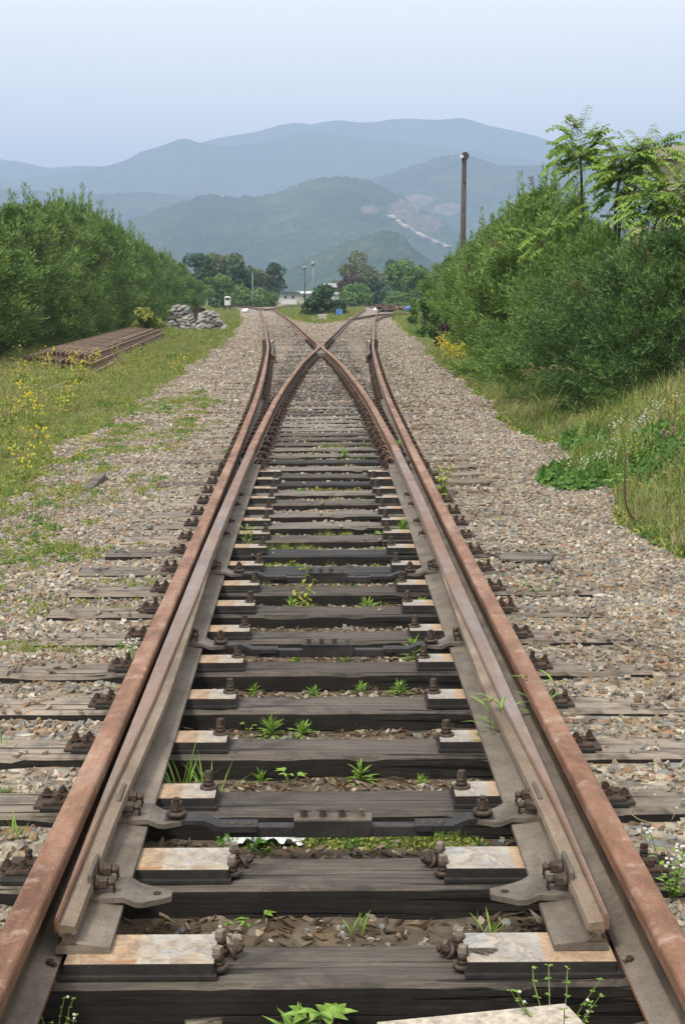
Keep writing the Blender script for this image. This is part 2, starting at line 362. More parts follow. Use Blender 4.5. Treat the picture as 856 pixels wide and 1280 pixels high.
def grass_mask(x, y):
    xl = np.interp(y, [0, 9, 11, 16, 28, 60, 100, 160, 400], [-3.3, -2.9, -2.75, -2.75, -2.85, -3.5, -5.1, -8.5, -24])
    xr = np.interp(y, [0, 8.5, 13.5, 19.5, 34, 60, 100, 160, 400], [2.35, 2.25, 2.5, 2.5, 2.9, 3.6, 4.9, 8, 24])
    n = (fbm(x*1.3, y*.9, 3, 5)-.5)*.9
    g = np.maximum(smoothstep(-.25, .35, xl-x+n), smoothstep(-.2, .3, x-xr+n*.6))
    bare = smoothstep(.55, .63, fbm(x*.55+3, y*.28+9, 3, 11))*smoothstep(45, 30, y)*(x < 0)
    g = g*(1-.5*bare)
    wd = np.interp(y, [86, 92, 100, 112, 130, 200], [-.6, .3, 1.5, 2.1, 3.2, 6])
    return np.maximum(g, smoothstep(-.2, .3, wd-np.abs(x)))
def ground_z(x, y):
    x = np.asarray(x, float); y = np.asarray(y, float)
    ax = np.abs(x); w = hw(y)
    inner = smoothstep(.02, -.12, ax-(w+.08))
    dep = np.interp(y, [0, 3.5, 4, 8, 14, 22, 40], [-.115, -.112, -.095, -.072, -.05, -.03, -.025])
    outl = np.interp(y, [0, 5, 9, 14, 25], [-.055, -.042, -.024, -.018, -.015]); outr = np.interp(y, [0, 5, 9, 25], [-.06, -.035, -.018, -.014])
    out = np.where(x < 0, outl, outr)
    z = out+(dep-out)*inner
    z = z+(fbm(x*4, y*4, 3, 3)-.5)*.035*np.interp(y, [0, 60, 90], [1, 1, 0])
    g = grass_mask(x, y)
    gl = np.where(x < 0, -.12, -.04)+(fbm(x*.8, y*.6, 3, 8)-.5)*.22*np.interp(y, [0, 60, 120], [1, .7, 0])
    z = z*(1-g)+gl*g
    # the grassy bank on the right
    bk = smoothstep(2.35, 4.4, x-.25*np.clip((y-14)/10, 0, 3))*np.interp(y, [0, 5, 9, 14, 19, 27, 40], [.9, .95, 1.05, 1.0, .55, .12, 0])
    z = z+bk*(1+.25*(fbm(x, y*.7, 3, 21)-.5))
    return z

def build_ground():
    xs = np.concatenate([-np.geomspace(9000, 8, 50), np.arange(-7.9, -2.6, .2), np.arange(-2.6, 3.2, .07), np.arange(3.2, 8, .15), np.geomspace(8, 9000, 50)])
    ys = np.concatenate([[-60, -20, -5, 0], np.arange(1.5, 12, .08), np.arange(12, 32, .16), np.arange(32, 90, .6), np.geomspace(90, 14000, 90)])
    xs = np.unique(np.round(xs, 4))
    X, Y = np.meshgrid(xs, ys); Z = ground_z(X, Y)
    me = grid_mesh('ground', X, Y, Z)
    a = me.attributes.new('grass', 'FLOAT', 'POINT'); a.data.foreach_set('value', grass_mask(X, Y).ravel())
    c = smoothstep(.05, -.1, np.abs(X)-hw(Y))*np.interp(Y, [0, 8, 13, 18], [1, .9, .5, 0])
    b = me.attributes.new('crib', 'FLOAT', 'POINT'); b.data.foreach_set('value', (c*.9).ravel())
    tag(link('ground', me, m_ground), 'ballast bed with grassy verges running away to the hills', kind='structure')
build_ground()

# ------------------------------------------------------------------ hills
def hill_mat(name, cols, sc, clear=None):
    M = NM(name, .95, 0, .05); v = M.wco()
    a = M.noise(v, sc, 4, .7); b = M.noise(v, sc*7, 4, .75)
    c = M.ramp(M.math('ADD', M.math('MULTIPLY', a, .5), M.math('MULTIPLY', b, .5)), [(.35, cols[0]), (.5, cols[1]), (.65, cols[2])])
    if clear:
        f = M.attr('clearing'); n2 = M.noise(v, sc*2.5, 5, .7)
        f = M.math('ADD', f, M.math('MULTIPLY', M.math('SUBTRACT', n2, .5), .8))
        earth = M.ramp(M.noise(v, sc*5, 4, .6), [(.3, (.06,.075,.035)), (.5, (.125,.10,.072)), (.7, (.18,.145,.11))])
        c = M.mix(M.ramp(f, [(.5, 0), (.6, 1)]), c, earth)
    M.color(c)
    vor = M.n('ShaderNodeTexVoronoi'); vor.inputs['Scale'].default_value = .10; M.l(v, vor.inputs['Vector'])
    M.bump(M.math('SUBTRACT', 1.0, vor.outputs['Distance']), 6.0, .9)
    return M.m
m_hill_near = hill_mat('hill_forest_canopy', [(.008,.018,.009), (.026,.05,.018), (.07,.10,.035)], .008, True)
m_hill_far = hill_mat('far_mountain_forest', [(.022,.042,.018), (.04,.07,.028), (.06,.095,.038)], .003)
def hill(name, pts, dist, front, mat, nx=300, nr=90, amp=.12, crown=0.0, seed=1, label=None, clearing=None, back=.5, spur=1.0):
    xs = [p[0] for p in pts]; ys = [p[1] for p in pts]
    u = np.linspace(xs[0], xs[-1], nx); top = np.interp(u, xs, ys)
    k = np.array([1, 2, 3, 2, 1])/9.; top = np.convolve(np.pad(top, 2, mode='edge'), k, 'valid')
    h = np.zeros(nx); px = np.zeros(nx)
    for i in range(nx):
        p = PD(u[i], top[i], dist); h[i] = p.z; px[i] = p.x/dist
    t = np.concatenate([np.linspace(0, 1, nr), 1+np.linspace(.04, 1, 14)])
    T, I = np.meshgrid(t, np.arange(nx), indexing='ij')
    D = np.where(T <= 1, dist-front*(1-T), dist+front*back*(T-1))
    X = px[I]*D; Yv = D
    prof = np.where(T <= 1, np.clip(T, 0, 1)**1.15, np.cos(np.clip(T-1, 0, 1)*math.pi/2))
    s = dist*.09
    rid = 1-np.abs(fbm(X/s, Yv/(s*1.6), 4, seed)*2-1)
    spurs = (rid-.75)*amp*spur*3*np.sin(np.clip(T, 0, 1)*math.pi)
    Z = h[I]*(prof+spurs*.6)-12*(1-prof)
    if crown > 0: Z = Z+(vnoise(X/7, Yv/7, seed+3)+.6*vnoise(X/3.5, Yv/3.5, seed+4)-.8)*crown
    me = grid_mesh(name, X, Yv, Z)
    if clearing is not None:
        # clearing: list of (photo x, photo y, rx, ry) patches found by projecting each vertex
        V = np.stack([X.ravel(), Yv.ravel(), Z.ravel()], -1)-np.array(CAM); Mi = np.array(_cm.transposed()); q = V@Mi.T
        sx = CX+F*q[:,0]/-q[:,2]; sy = CY-F*q[:,1]/-q[:,2]; f = np.zeros(len(sx))
        for (a, b, rx, ry) in clearing: f = np.maximum(f, 1.1-np.sqrt(((sx-a)/rx)**2+((sy-b)/ry)**2)*.6)
        at = me.attributes.new('clearing', 'FLOAT', 'POINT'); at.data.foreach_set('value', f)
    o = link(name, me, mat); tag(o, label, kind='structure'); return o, (X, Yv, Z)
hill('far_mountains', [(-260,206),(-60,196),(0,199),(30,203),(60,210),(100,207),(130,208),(170,200),(215,192),(255,177),(280,171),(320,165),(350,156),(372,153),(388,156),(405,152),(425,150),(445,153),(465,153),(490,149),(512,148),(540,150),(560,149),(575,147),(592,151),(610,157),(640,163),(670,170),(700,180),(740,190),(790,182),(825,171),(856,163),(900,158),(1000,175),(1100,190)],
     5600, 1300, m_hill_far, 500, 60, .14, seed=4, label='pale blue far mountain range along the skyline')
hill('blue_mountains', [(-260,222),(-60,226),(40,222),(110,212),(140,206),(160,199),(178,189),(200,183),(215,177),(228,173),(240,175),(252,180),(275,182),(300,182),(330,178),(352,172),(375,166),(395,165),(440,172),(500,178),(560,184),(640,196),(700,205),(856,215),(1100,225)],
     4700, 1300, m_hill_far, 500, 70, .16, seed=9, label='blue wooded mountain ridge below the skyline')
hill('mid_hills', [(-260,250),(0,236),(60,240),(120,243),(180,240),(240,246),(300,252),(360,240),(400,228),(440,224),(470,222),(495,214),(520,205),(545,197),(560,194),(575,193),(590,195),(605,200),(625,207),(650,207),(680,205),(740,203),(800,208),(856,212),(950,205),(1100,225)],
     3300, 800, m_hill_near, 520, 90, .16, 6, 13, 'hazy wooded hill with a rounded top behind the pole', clearing=[(522,250,22,8),(560,262,18,8)])
near_hill, NH = hill('near_hill', [(-200,330),(0,320),(60,312),(110,298),(160,275),(195,262),(225,254),(250,246),(268,243),(285,246),(305,246),(325,246),(345,242),(362,234),(380,228),(400,223),(418,221),(438,223),(458,226),(475,232),(490,240),(508,250),(526,262),(548,276),(575,290),(610,304),(650,314),(760,318),(856,318),(1000,330)],
     2500, 900, m_hill_near, 620, 150, .12, 7, 23, 'green wooded hill closest to the railway yard', clearing=[(505,262,22,12),(530,280,26,12),(462,262,12,6)], spur=.45)
hill('foot_hill', [(330,352),(380,330),(410,312),(440,300),(468,292),(490,290),(505,296),(516,308),(530,322),(560,335),(620,345),(700,350)],
     1500, 300, m_hill_near, 260, 60, .10, 6, 33, 'low wooded spur in front of the cleared slope', clearing=[(620,360,1,1)])
# pale road cut across the cleared slope
bpy.context.view_layer.update(); _dg = bpy.context.evaluated_depsgraph_get(); pa = []
for t in np.linspace(0, 1, 30):
    x = np.interp(t, [0, .2, .45, .7, 1], [488, 500, 516, 532, 560]); y = np.interp(t, [0, .2, .45, .7, 1], [270, 279, 289, 297, 309])
    d = (PD(x, y, 100)-CAM).normalized(); ok, hp = S.ray_cast(_dg, CAM+d*5, d)[:2]
    if ok: pa.append(Vector(hp)-d*6)
mb = MB()
for a, b in zip(pa[:-1], pa[1:]):
    mid = (a+b)/2; d = b-a; mb.box(mid, (d.length*1.05, 9, 3.5), d.to_track_quat('X', 'Z').to_euler(), .4)
tag(mb.build('hillside_road', m_conc), 'pale road slanting down the cleared hillside', kind='structure')
mb = MB()
mb2 = mb
Vh = []

# ------------------------------------------------------------------ rails
def sweep(name, path, prof, mat, parent, close=True):
    """prof(i, s) -> list of (u, z); path: list of (x, y) ; u measured to the right of travel"""
    n = len(path); P3 = np.array(path, float); T = np.gradient(P3, axis=0); T /= np.linalg.norm(T, axis=1)[:, None]
    N = np.stack([T[:,1], -T[:,0]], -1)
    bm = bmesh.new(); rings = []
    for i in range(n):
        pr = prof(P3[i,1]); rings.append([bm.verts.new((P3[i,0]+N[i,0]*u, P3[i,1]+N[i,1]*u, z)) for u, z in pr])
    m = len(rings[0])
    for i in range(n-1):
        for k in range(m):
            f = bm.faces.new((rings[i][k], rings[i][(k+1)%m], rings[i+1][(k+1)%m], rings[i+1][k]))
            f.smooth = False
    bm.faces.new(rings[0][::-1]); bm.faces.new(rings[-1])
    bmesh.ops.recalc_face_normals(bm, faces=bm.faces)
    me = bpy.data.meshes.new(name); bm.to_mesh(me); bm.free()
    return link(name, me, mat, parent)
def mirror(pr, s): return [(u*s, z) for u, z in pr]
HEADP = [(-.036,Z_TOP-.042), (-.0365,Z_TOP-.010), (-.033,Z_TOP-.004), (-.026,Z_TOP-.0005), (0,Z_TOP), (.026,Z_TOP-.0005), (.033,Z_TOP-.004), (.0365,Z_TOP-.010), (.036,Z_TOP-.042), (.010,Z_TOP-.056), (-.010,Z_TOP-.056)]
WEBP = [(-.0085,Z_TOP-.05), (.0085,Z_TOP-.05), (.0085,Z_FOOT+.032), (.014,Z_FOOT+.02), (-.014,Z_FOOT+.02), (-.0085,Z_FOOT+.032)]
FOOTP = [(-.0725,Z_FOOT), (-.0725,Z_FOOT+.011), (-.018,Z_FOOT+.027), (.018,Z_FOOT+.027), (.0725,Z_FOOT+.011), (.0725,Z_FOOT)]
def ys_path(fx, y0, y1):
    ys = [y0]
    while ys[-1] < y1: ys.append(min(y1, ys[-1]+max(.12, (ys[-1]-2)*.03)))
    return [(float(fx(y)), y) for y in ys]
def rail(name, path, label, cat='rail', group=None, headmat=None, dz=0, parts=True):
    root = empty(name, (0,0,0)); tag(root, label, cat, group)
    sh = lambda pr: (lambda y: [(u, z+dz) for u, z in pr])
    h = sweep('rail_head', path, sh(HEADP), headmat or m_rust, root)
    sweep('rail_web', path, sh(WEBP), m_web, root); sweep('rail_foot', path, sh(FOOTP), m_foot, root)
    return root
def side_mats(o):
    """faces on the sides and undersides of a head take the streaky side rust"""
    o.data.materials.append(m_rust_side)
    for p in o.data.polygons:
        if abs(p.normal.z) < .75 or p.normal.z < 0: p.material_index = 1
for sgn, nm in ((-1, 'left'), (1, 'right')):
    r_ = rail('stock_rail', ys_path(lambda y: sgn*hw(y), 1.0, 175), f'rusty outermost rail on the {nm} side, unbroken from the foreground to the distance', 'rail', 'rusty outer rails of the turnout')
    side_mats(r_.children[0])

# movable blades with planed tips
TIPY = 3.53
def blade(sgn, fx, nm, label):
    root = empty('switch_blade'); tag(root, label, 'switch blade', 'tapered switch blades lying open inside the outer rails')
    path = ys_path(fx, TIPY, 14.2); zb = .042
    ztop = lambda y: float(np.interp(y, [TIPY, 4.4, 6, 8.5], [zb+.094, zb+.118, Z_TOP-.012, Z_TOP]))
    hwid = lambda y: float(np.interp(y, [TIPY, 4.2, 5.4, 7.4], [.006, .010, .026, .036]))
    # u: right of travel; stock side is outward (sgn), inner side is -sgn
    def headp(y):
        zt = ztop(y); w = hwid(y)
        # outer face stays at u=+.030*sgn, running top narrows towards the tip
        return mirror([(.030,zt-.038), (.030,zt-.006), (.026,zt), (.030-2*w+.004,zt), (.030-2*w,zt-.006), (.030-2*w,zt-.04)], sgn)
    head = sweep('blade_head', path, headp, m_blade, root)
    def shoulder(y):
        zt = ztop(y); w = hwid(y); k = float(np.interp(y, [TIPY, 5.8, 8.2], [1, .9, 0])); a = .030-2*w-.0005
        return mirror([(a,zt-.012-.006*k), (a-.002-.036*k,zt-.016-.008*k), (a-.002-.040*k,zt-.040), (.004,zt-.055), (.02,zt-.045), (a,zt-.03)], sgn)
    sweep('blade_shoulder', path, shoulder, m_tan, root)
    def web(y): return mirror([(.012,ztop(y)-.04), (-.012,ztop(y)-.04), (-.012,zb+.035), (-.026,zb+.022), (.022,zb+.022), (.012,zb+.035)], sgn)
    sweep('blade_web', path, web, m_web, root)
    def foot(y):
        o = float(np.interp(y, [TIPY, 9, 14], [.028, .034, .05]))
        return mirror([(o,zb), (o,zb+.015), (.022,zb+.024), (-.028,zb+.026), (-.104,zb+.015), (-.104,zb)], sgn)
    sweep('blade_foot', path, foot, m_foot, root)
    return root
bladeL = blade(-1, blx, 'left', 'left switch blade with its square-cut tip beside the left outer rail')
bladeR = blade(1, brx, 'right', 'right switch blade with its square-cut tip beside the right outer rail')
# closure rails continue from the blade heels through the crossing
for fx, nm in ((blx, 'right'), (brx, 'left')):
    o = rail('closure_rail', ys_path(fx, 14.21, 175), f'rusty inner rail running from the blade heel across the track towards the far {nm}', 'rail', 'inner rails crossing each other at the frog')
    side_mats(o.children[0]); o.children[0].data.materials[0] = m_blade if nm == 'right' else m_rust
# crossing frog: a cast block filling between the two rails
root = empty('crossing_frog', (0,44.5,0)); tag(root, 'cast crossing frog where the two inner rails meet in an X', 'crossing')
mb = MB(); mb.prism([(-.16,-4.2),(.16,-4.2),(.05,0),(.16,4.2),(-.16,4.2),(-.05,0)], Z_FOOT+.002, Z_TOP-.06, 'Z'); mb.build('casting', m_foot, root)
for s in (-1, 1):
    w = sweep('wing_rail', [(s*(.075+.012*abs(t)+.02*max(0, abs(t)-1.7)), 44.5+t) for t in np.linspace(-3, 3, 25)], lambda y: [(u*.6, z-.002) for u, z in HEADP], m_rust, root); w.location = (0, -44.5, 0)
# check rails with white-painted flared ends
for s, nm in ((-1, 'left'), (1, 'right')):
    root = empty('check_rail'); tag(root, f'short dark check rail alongside the {nm} outer rail, level with the frog', 'check rail', 'check rails beside the crossing')
    pth = [(s*(float(hw(y))-.125-.05*max(0, (abs(y-43)-4.5))), y) for y in np.linspace(37, 49, 40)]
    sweep('rail_head', pth, lambda y: [(u*.8, z+.004) for u, z in HEADP], m_web, root); sweep('rail_foot', pth, lambda y: [(u*.45, z+.001) for u, z in FOOTP], m_web, root)
    sweep('rail_web', pth, lambda y: WEBP, m_web, root)
    MB().box((s*(float(hw(49))-.16), 48.2, Z_TOP+.012), (.07,.6,.06), None, .01).build('painted_end', m_conc, root)
# far rails of the yard beyond
FR = [('curved rail branching right past the second hedge end', [(470.8,399),(474,396.7),(479,394.8),(487,393.2),(497,392.4),(512,392)]),
      ('outer curved rail crossing towards the far right', [(434,398.6),(442,397),(451,395.7),(463.4,393.6),(477,392.1),(496,391.2),(512,391)]),
      ('far rail slanting in from the distant left', [(286,380),(300,381.5),(314,383.6),(327,386.6)]),
      ('far rail slanting off behind the bush', [(330,386.4),(345,384.4),(362,382.2),(380,380.4)]),
      ('dark far rail just in front of the left trees', [(292,382.6),(318,384.4),(346,387)]),
      ('dark far rail in front of the timber piles', [(446,381.2),(458,382),(466,383.4),(473,385.2)])]
for lb, pts in FR:
    w3 = [P(x, y, Z_TOP) for x, y in pts]; pp = []
    for a, b in zip(w3[:-1], w3[1:]):
        for t in np.linspace(0, 1, 6)[:-1]: pp.append(((a.x+(b.x-a.x)*t), (a.y+(b.y-a.y)*t)))
    pp.append((w3[-1].x, w3[-1].y)); k = np.array(pp); kk = k.copy()
    for _ in range(3): kk[1:-1] = (kk[:-2]+kk[1:-1]*2+kk[2:])/4
    r_ = rail('branch_rail', [tuple(q) for q in kk], lb, 'rail', 'rails of the yard in the distance')

# ------------------------------------------------------------------ sleepers and fastenings
SP, Y0 = .606, 3.56
ORD = ['first','second','third','fourth','fifth','sixth','seventh','eighth','ninth','tenth','eleventh','twelfth','thirteenth','fourteenth','fifteenth','sixteenth','seventeenth','eighteenth','nineteenth','twentieth']
TENS = {20:'twenty',30:'thirty',40:'forty',50:'fifty',60:'sixty',70:'seventy',80:'eighty',90:'ninety'}
def ordinal(n):
    if n <= 20: return ORD[n-1]
    t, u = n//10*10, n % 10
    return TENS[t]+'-'+ORD[u-1] if u else TENS[t].replace('ty', 'tieth')
def sleeper_mesh(L, seed, rough=1.0, mats=None, wd=.225):
    nx = max(24, int(L/.045)); r = np.random.default_rng(seed)
    ysec = [-wd/2, -wd/2+.002, -wd/2+.012, -.06, -.02, .02, .06, wd/2-.012, wd/2-.002, wd/2]; zsec = [-.17, -.014, 0, 0, 0, 0, 0, 0, -.014, -.17]
    xs = np.linspace(-L/2, L/2, nx); V = []
    for i, x in enumerate(xs):
        for k, (y, z) in enumerate(zip(ysec, zsec)):
            n1 = float(fbm(x*3+seed*7, y*30+seed, 3, seed)-.5); n2 = float(vnoise(x*7+seed*3, k*3.1, seed+5)-.5)
            dz = n1*.008*rough; dy = n2*.006*rough
            if k in (1, 2, 7, 8): dz -= max(0, n2-.22)*.05*rough
            dx = 0
            if i in (0, nx-1): dx = (vnoise(k*1.7, seed*2.3, seed)-.5)*.03*rough
            V.append((x+dx, y+dy, z+(dz if 0 < k < 9 else 0)))
    n = len(ysec); V = np.array(V); q = []; mi = []
    for i in range(nx-1):
        for k in range(n-1):
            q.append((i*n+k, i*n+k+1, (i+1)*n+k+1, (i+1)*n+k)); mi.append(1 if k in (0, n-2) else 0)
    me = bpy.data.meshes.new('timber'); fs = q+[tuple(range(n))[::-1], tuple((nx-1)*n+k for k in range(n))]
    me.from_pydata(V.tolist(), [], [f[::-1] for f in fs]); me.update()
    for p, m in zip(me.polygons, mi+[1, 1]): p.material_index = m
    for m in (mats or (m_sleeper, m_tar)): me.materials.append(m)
    return me
def bolt_mesh(h=.05, hex_=False, pale=True, r=.019, base=.030):
    mb = MB(); mb.cyl((0,0,-.004), (0,0,.010), base, base*.94, 14, 0); mb.cyl((0,0,.010), (0,0,.022), base*.62, base*.6, 12, 0)
    mb.cyl((0,0,.02), (0,0,h), r*.95, r*.86, 6 if hex_ else 10, 0, not hex_)
    if not hex_: mb.box((0,0,h+.011), (r*1.5, r*1.5, .024), None, .003, 1, .86)
    else: mb.cyl((0,0,h), (0,0,h+.012), r*.5, r*.45, 8, 1)
    me = mb.mesh('bolt')
    for m in (m_bolt, m_boltpale if pale else m_bolt): me.materials.append(m)
    return me
ME_BOLT = [bolt_mesh(.042), bolt_mesh(.036, False, False, .018), bolt_mesh(.04, True, False, .021)]
ME_RBOLT = bolt_mesh(.048, False, False, .02, .034); ME_RBOLT.materials.clear(); ME_RBOLT.materials.append(m_rustbolt); ME_RBOLT.materials.append(m_rustbolt)
ME_RNUT = bolt_mesh(.036, True, False, .024, .036); ME_RNUT.materials.clear(); ME_RNUT.materials.append(m_rustbolt); ME_RNUT.materials.append(m_rustbolt)
def top_mat(me, z, top=0, side=1, tol=.003):
    for p in me.polygons: p.material_index = top if (p.normal.z > .8 and p.center.z > z-tol) else side
def slide_plate(x0, x1, s, d):
    mb = MB(); c = (x0+x1)/2; w = x1-x0
    mb.box((s*c, 0, .0245), (w, d, .031), None, .003); xb = x1+.27
    mb.box((s*(x0+xb)/2, -.002, .0065), (xb-x0+.012, d+.018, .013), None, .002)
    me = mb.mesh('slide_plate'); top_mat(me, .04); me.materials.append(m_plate); me.materials.append(m_dark_edge); return me
PL = {}
for s in (-1, 1):
    PL[('near', s)] = slide_plate(.305, .667, s, .172); PL[('mid', s)] = slide_plate(.385, .667, s, .15); PL[('far', s)] = slide_plate(.40, .74, s, .14)
def brace_mesh(s):
    mb = MB(); mb.box((s*.135, 0, .008), (.21, .15, .016), None, .003)
    mb.prism([(s*.03,.016),(s*.10,.016),(s*.10,.034),(s*.035,.115),(s*.016,.115),(s*.016,.05)], -.055, .055, 'Y')
    mb.box((s*.165, -.045, .024), (.085, .055, .018), None, .006); mb.box((s*.165, .045, .024), (.085, .055, .018), None, .006)
    me = mb.mesh('rail_brace'); me.materials.append(m_rustbolt); return me
BR_ = {s: brace_mesh(s) for s in (-1, 1)}
def clip_mesh():
    mb = MB()
    for dy in (-.045, .045):
        pts = [(math.cos(a)*.05, dy+.012*math.sin(a*2), .02+math.sin(a)*.062) for a in np.linspace(0, math.pi, 11)]
        pts = [(pts[0][0]-.01, dy-.03, .016)]+pts+[(pts[-1][0]+.008, dy+.03, .014)]
        mb.tube(pts, .0105, 6)
        pts = [(math.cos(a)*.026, dy+.028, .018+math.sin(a)*.036) for a in np.linspace(0, math.pi, 7)]; mb.tube(pts, .008, 5)
    mb.box((0, 0, .008), (.15, .16, .015), None, .003)
    me = mb.mesh('rail_clip'); me.materials.append(m_rustbolt); return me
ME_CLIP = clip_mesh()
def lump_mesh():
    mb = MB(); mb.box((0, 0, .008), (.15, .16, .015))
    for dy in (-.045, .045):
        pts = [(math.cos(a)*.05, dy, .02+math.sin(a)*.062) for a in np.linspace(0, math.pi, 6)]; mb.tube(pts, .011, 4)
    me = mb.mesh('rail_clip'); me.materials.append(m_rustbolt); return me
ME_CLIP2 = lump_mesh()
SVAR = {}
def smesh(L, kind, v):
    k = (round(L, 1), kind, v)
    if k not in SVAR:
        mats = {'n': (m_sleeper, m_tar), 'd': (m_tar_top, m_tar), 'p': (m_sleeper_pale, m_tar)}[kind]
        SVAR[k] = sleeper_mesh(k[0], 11+v*7+int(L*10)+ord(kind), 1.0, mats)
    return SVAR[k]
LOOK = {0:'n',1:'n',2:'n',3:'n',9:'d',10:'d',12:'p',13:'p',15:'p',16:'d',19:'d'}
GS = 'timber sleepers laid across the track'
rs = random.Random(5)
NEARLAB = {0:'dark cracked timber sleeper nearest the camera, under both blade tips', 1:'dark timber sleeper second from the camera, just before the nearest stretcher rod',
           2:'grey-black timber sleeper third from the camera, just beyond the nearest stretcher rod', 3:'grey weathered timber sleeper fourth from the camera'}
for i in range(0, 86):
    y = Y0+SP*i+(rs.uniform(-.02, .02) if i > 3 else 0)
    if y > 55: break
    L = 2.9 if y < 15 else 2*(float(hw(y))+.68)
    kd = LOOK.get(i, rs.choice('nnnpp') if i > 17 else 'n')
    o = link('sleeper', smesh(L, kd, i if i < 9 else rs.randrange(3)), loc=(rs.uniform(-.05, .05) if i > 2 else -.01, y, rs.uniform(-.004, .002) if i > 3 else 0), rot=(0, rs.uniform(-.004, .004), rs.uniform(-.006, .006) if i > 2 else 0))
    look = {'n':'grey weathered', 'd':'blackish tarred', 'p':'pale grey'}[kd]
    tag(o, NEARLAB.get(i, f'{look} timber sleeper, {ordinal(i+1)} counting away from the camera'), 'sleeper', GS)
    ox = -o.location.x
    if i <= 17:                                              # switch zone: slide plates, braces and bolts
        for s in (-1, 1):
            kk = 'near' if i < 2 else ('mid' if i < 12 else 'far')
            p = link('slide_plate', PL[(kk, s)], parent=o, loc=(ox, 0, .001))
            if i < 2:
                for j, (bx, by) in enumerate(((.298, .052), (.298, -.048))):
                    b = link('bolt', ME_BOLT[0], parent=p, loc=(s*bx, by, .012), rot=(0, 0, rs.uniform(0, 1.5))).scale = (.84,)*3
                link('bolt', ME_BOLT[2], parent=p, loc=(s*.272, .03, .016), rot=(0, s*-1.2, .4)).scale = (.72,)*3
                if i == 0: link('bolt', ME_BOLT[2], parent=p, loc=(s*.70, -.075, -.006), rot=(0, 0, .3))
            elif i < 17: link('bolt', ME_BOLT[1], parent=p, loc=(s*(.412 if kk == 'mid' else .43), rs.uniform(0, .03), .040), rot=(0, 0, rs.uniform(0, 1.5)))
            p = link('rail_brace', BR_[s], parent=o, loc=(ox+s*float(hw(y)), 0, .001)); p.scale = (.88, .82, .72)
            for bx, by in ((.15, -.045), (.15, .045), (.205, rs.uniform(-.04, .04))):
                link('bolt', rs.choice([ME_RBOLT, ME_RNUT]), parent=p, loc=(s*bx, by, .03), rot=(rs.uniform(-.1, .1), rs.uniform(-.1, .1), rs.uniform(0, 1.5))).scale = (.68, .68, rs.uniform(.6, .9))
    else:
        me = ME_CLIP if i < 46 else ME_CLIP2; h = float(hw(y)); b = abs(float(blx(y)))
        xs = [h+.085, b-.085] + ([h-.085, b+.085] if h-b > .34 else [(h+b)/2])
        if b < .18: xs = [h+.085, h-.085, b+.1]
        for x in xs:
            for s in (-1, 1):
                if b < .18 and abs(x-b-.1) < .001 and b+.1 < .13: continue
                link('rail_clip', me, parent=o, loc=(ox+s*x, rs.uniform(-.01, .01), .001), rot=(0, 0, rs.uniform(-.12, .12)))
# beyond the crossing the two branches have sleepers of their own
for s, nm in ((-1, 'left'), (1, 'right')):
    y = 55.4; k = 0
    while y < 84:
        c = s*(float(hw(y))+abs(float(blx(y))))/2; ang = -s*math.atan(.045)
        o = link('sleeper', smesh(2.4, rs.choice('npn'), rs.randrange(3)), loc=(c, y, -.004), rot=(0, 0, ang)); k += 1
        tag(o, f'timber sleeper of the {nm} branch beyond the crossing, half buried in ballast', 'sleeper', f'{nm} branch sleepers beyond the crossing')
        y += .75
# heel plates tying blade and outer rail together
for s, nm in ((-1, 'left'), (1, 'right')):
    root = empty('heel_block', (s*.76, 13.95, 0)); tag(root, f'steel heel block joining the {nm} blade to the outer rail', 'heel block', 'heel blocks at the ends of the blades')
    MB().box((s*.03, 0, .03), (.52, .20, .03), None, .005).build('base_plate', m_lug, root)
    MB().box((-s*.005, .02, .09), (.045, .26, .075), None, .006).build('spacer', m_rustbolt, root)
    for dx in (-.19, .19): link('bolt', ME_RBOLT, parent=root, loc=(s*dx, -.05, .045))

# blade lugs (angle brackets) and stretcher rods
def lug_mesh(s, long=True):
    mb = MB(); # vertical leaf against web, horizontal leaf inward, cranked down towards the eye
    mb.box((0, 0, .048), (.013, .15, .092), None, .005)
    w = .074
    def strip(pts, ws, th):
        for (a, b, wa, wb) in zip(pts[:-1], pts[1:], ws[:-1], ws[1:]):
            vs = []
            for (p, ww) in ((a, wa), (b, wb)):
                for yy in (-ww, ww):
                    for zz in (0, th): vs.append(mb.bm.verts.new((p[0]*-s, yy, p[1]+zz)))
            for f in ((0,1,3,2), (4,6,7,5), (0,2,6,4), (1,5,7,3), (0,4,5,1), (2,3,7,6)):
                try: mb.bm.faces.new([vs[k] for k in f])
                except ValueError: pass
    strip([(0,.010),(.03,.012),(.085,.014),(.115,-.002),(.135,-.006),(.19,-.006),(.205,-.006)], [w,w,w,w*.9,w*.82,w*.40,w*.26], .015)
    me = mb.mesh('bracket'); me.materials.append(m_lug); return me
def lug_bolt(s):
    mb = MB(); mb.cyl((0,0,0), (-s*.012,0,0), .017, .017, 12); mb.cyl((-s*.010,0,0), (-s*.030,0,0), .016, .015, 6, 0, False); mb.cyl((-s*.028,0,0), (-s*.048,0,0), .009, .008, 8)
    mb.cyl((-s*.042,0,.012), (-s*.044,-.004,-.026), .0022, .0022, 5); mb.cyl((-s*.042,0,.012), (-s*.046,.008,-.022), .0022, .0022, 5)
    me = mb.mesh('bolt'); me.materials.append(m_bolt); return me
LUG = {s: (lug_mesh(s), lug_bolt(s)) for s in (-1, 1)}
def hole_mesh():
    mb = MB(); mb.cyl((0,0,0), (0,0,.0015), .011, .011, 14); me = mb.mesh('hole'); me.materials.append(m_dark_edge); return me
ME_HOLE = hole_mesh()
LUGY = [(3.86, False), (4.455, True), (6.78, True), (8.58, True)]
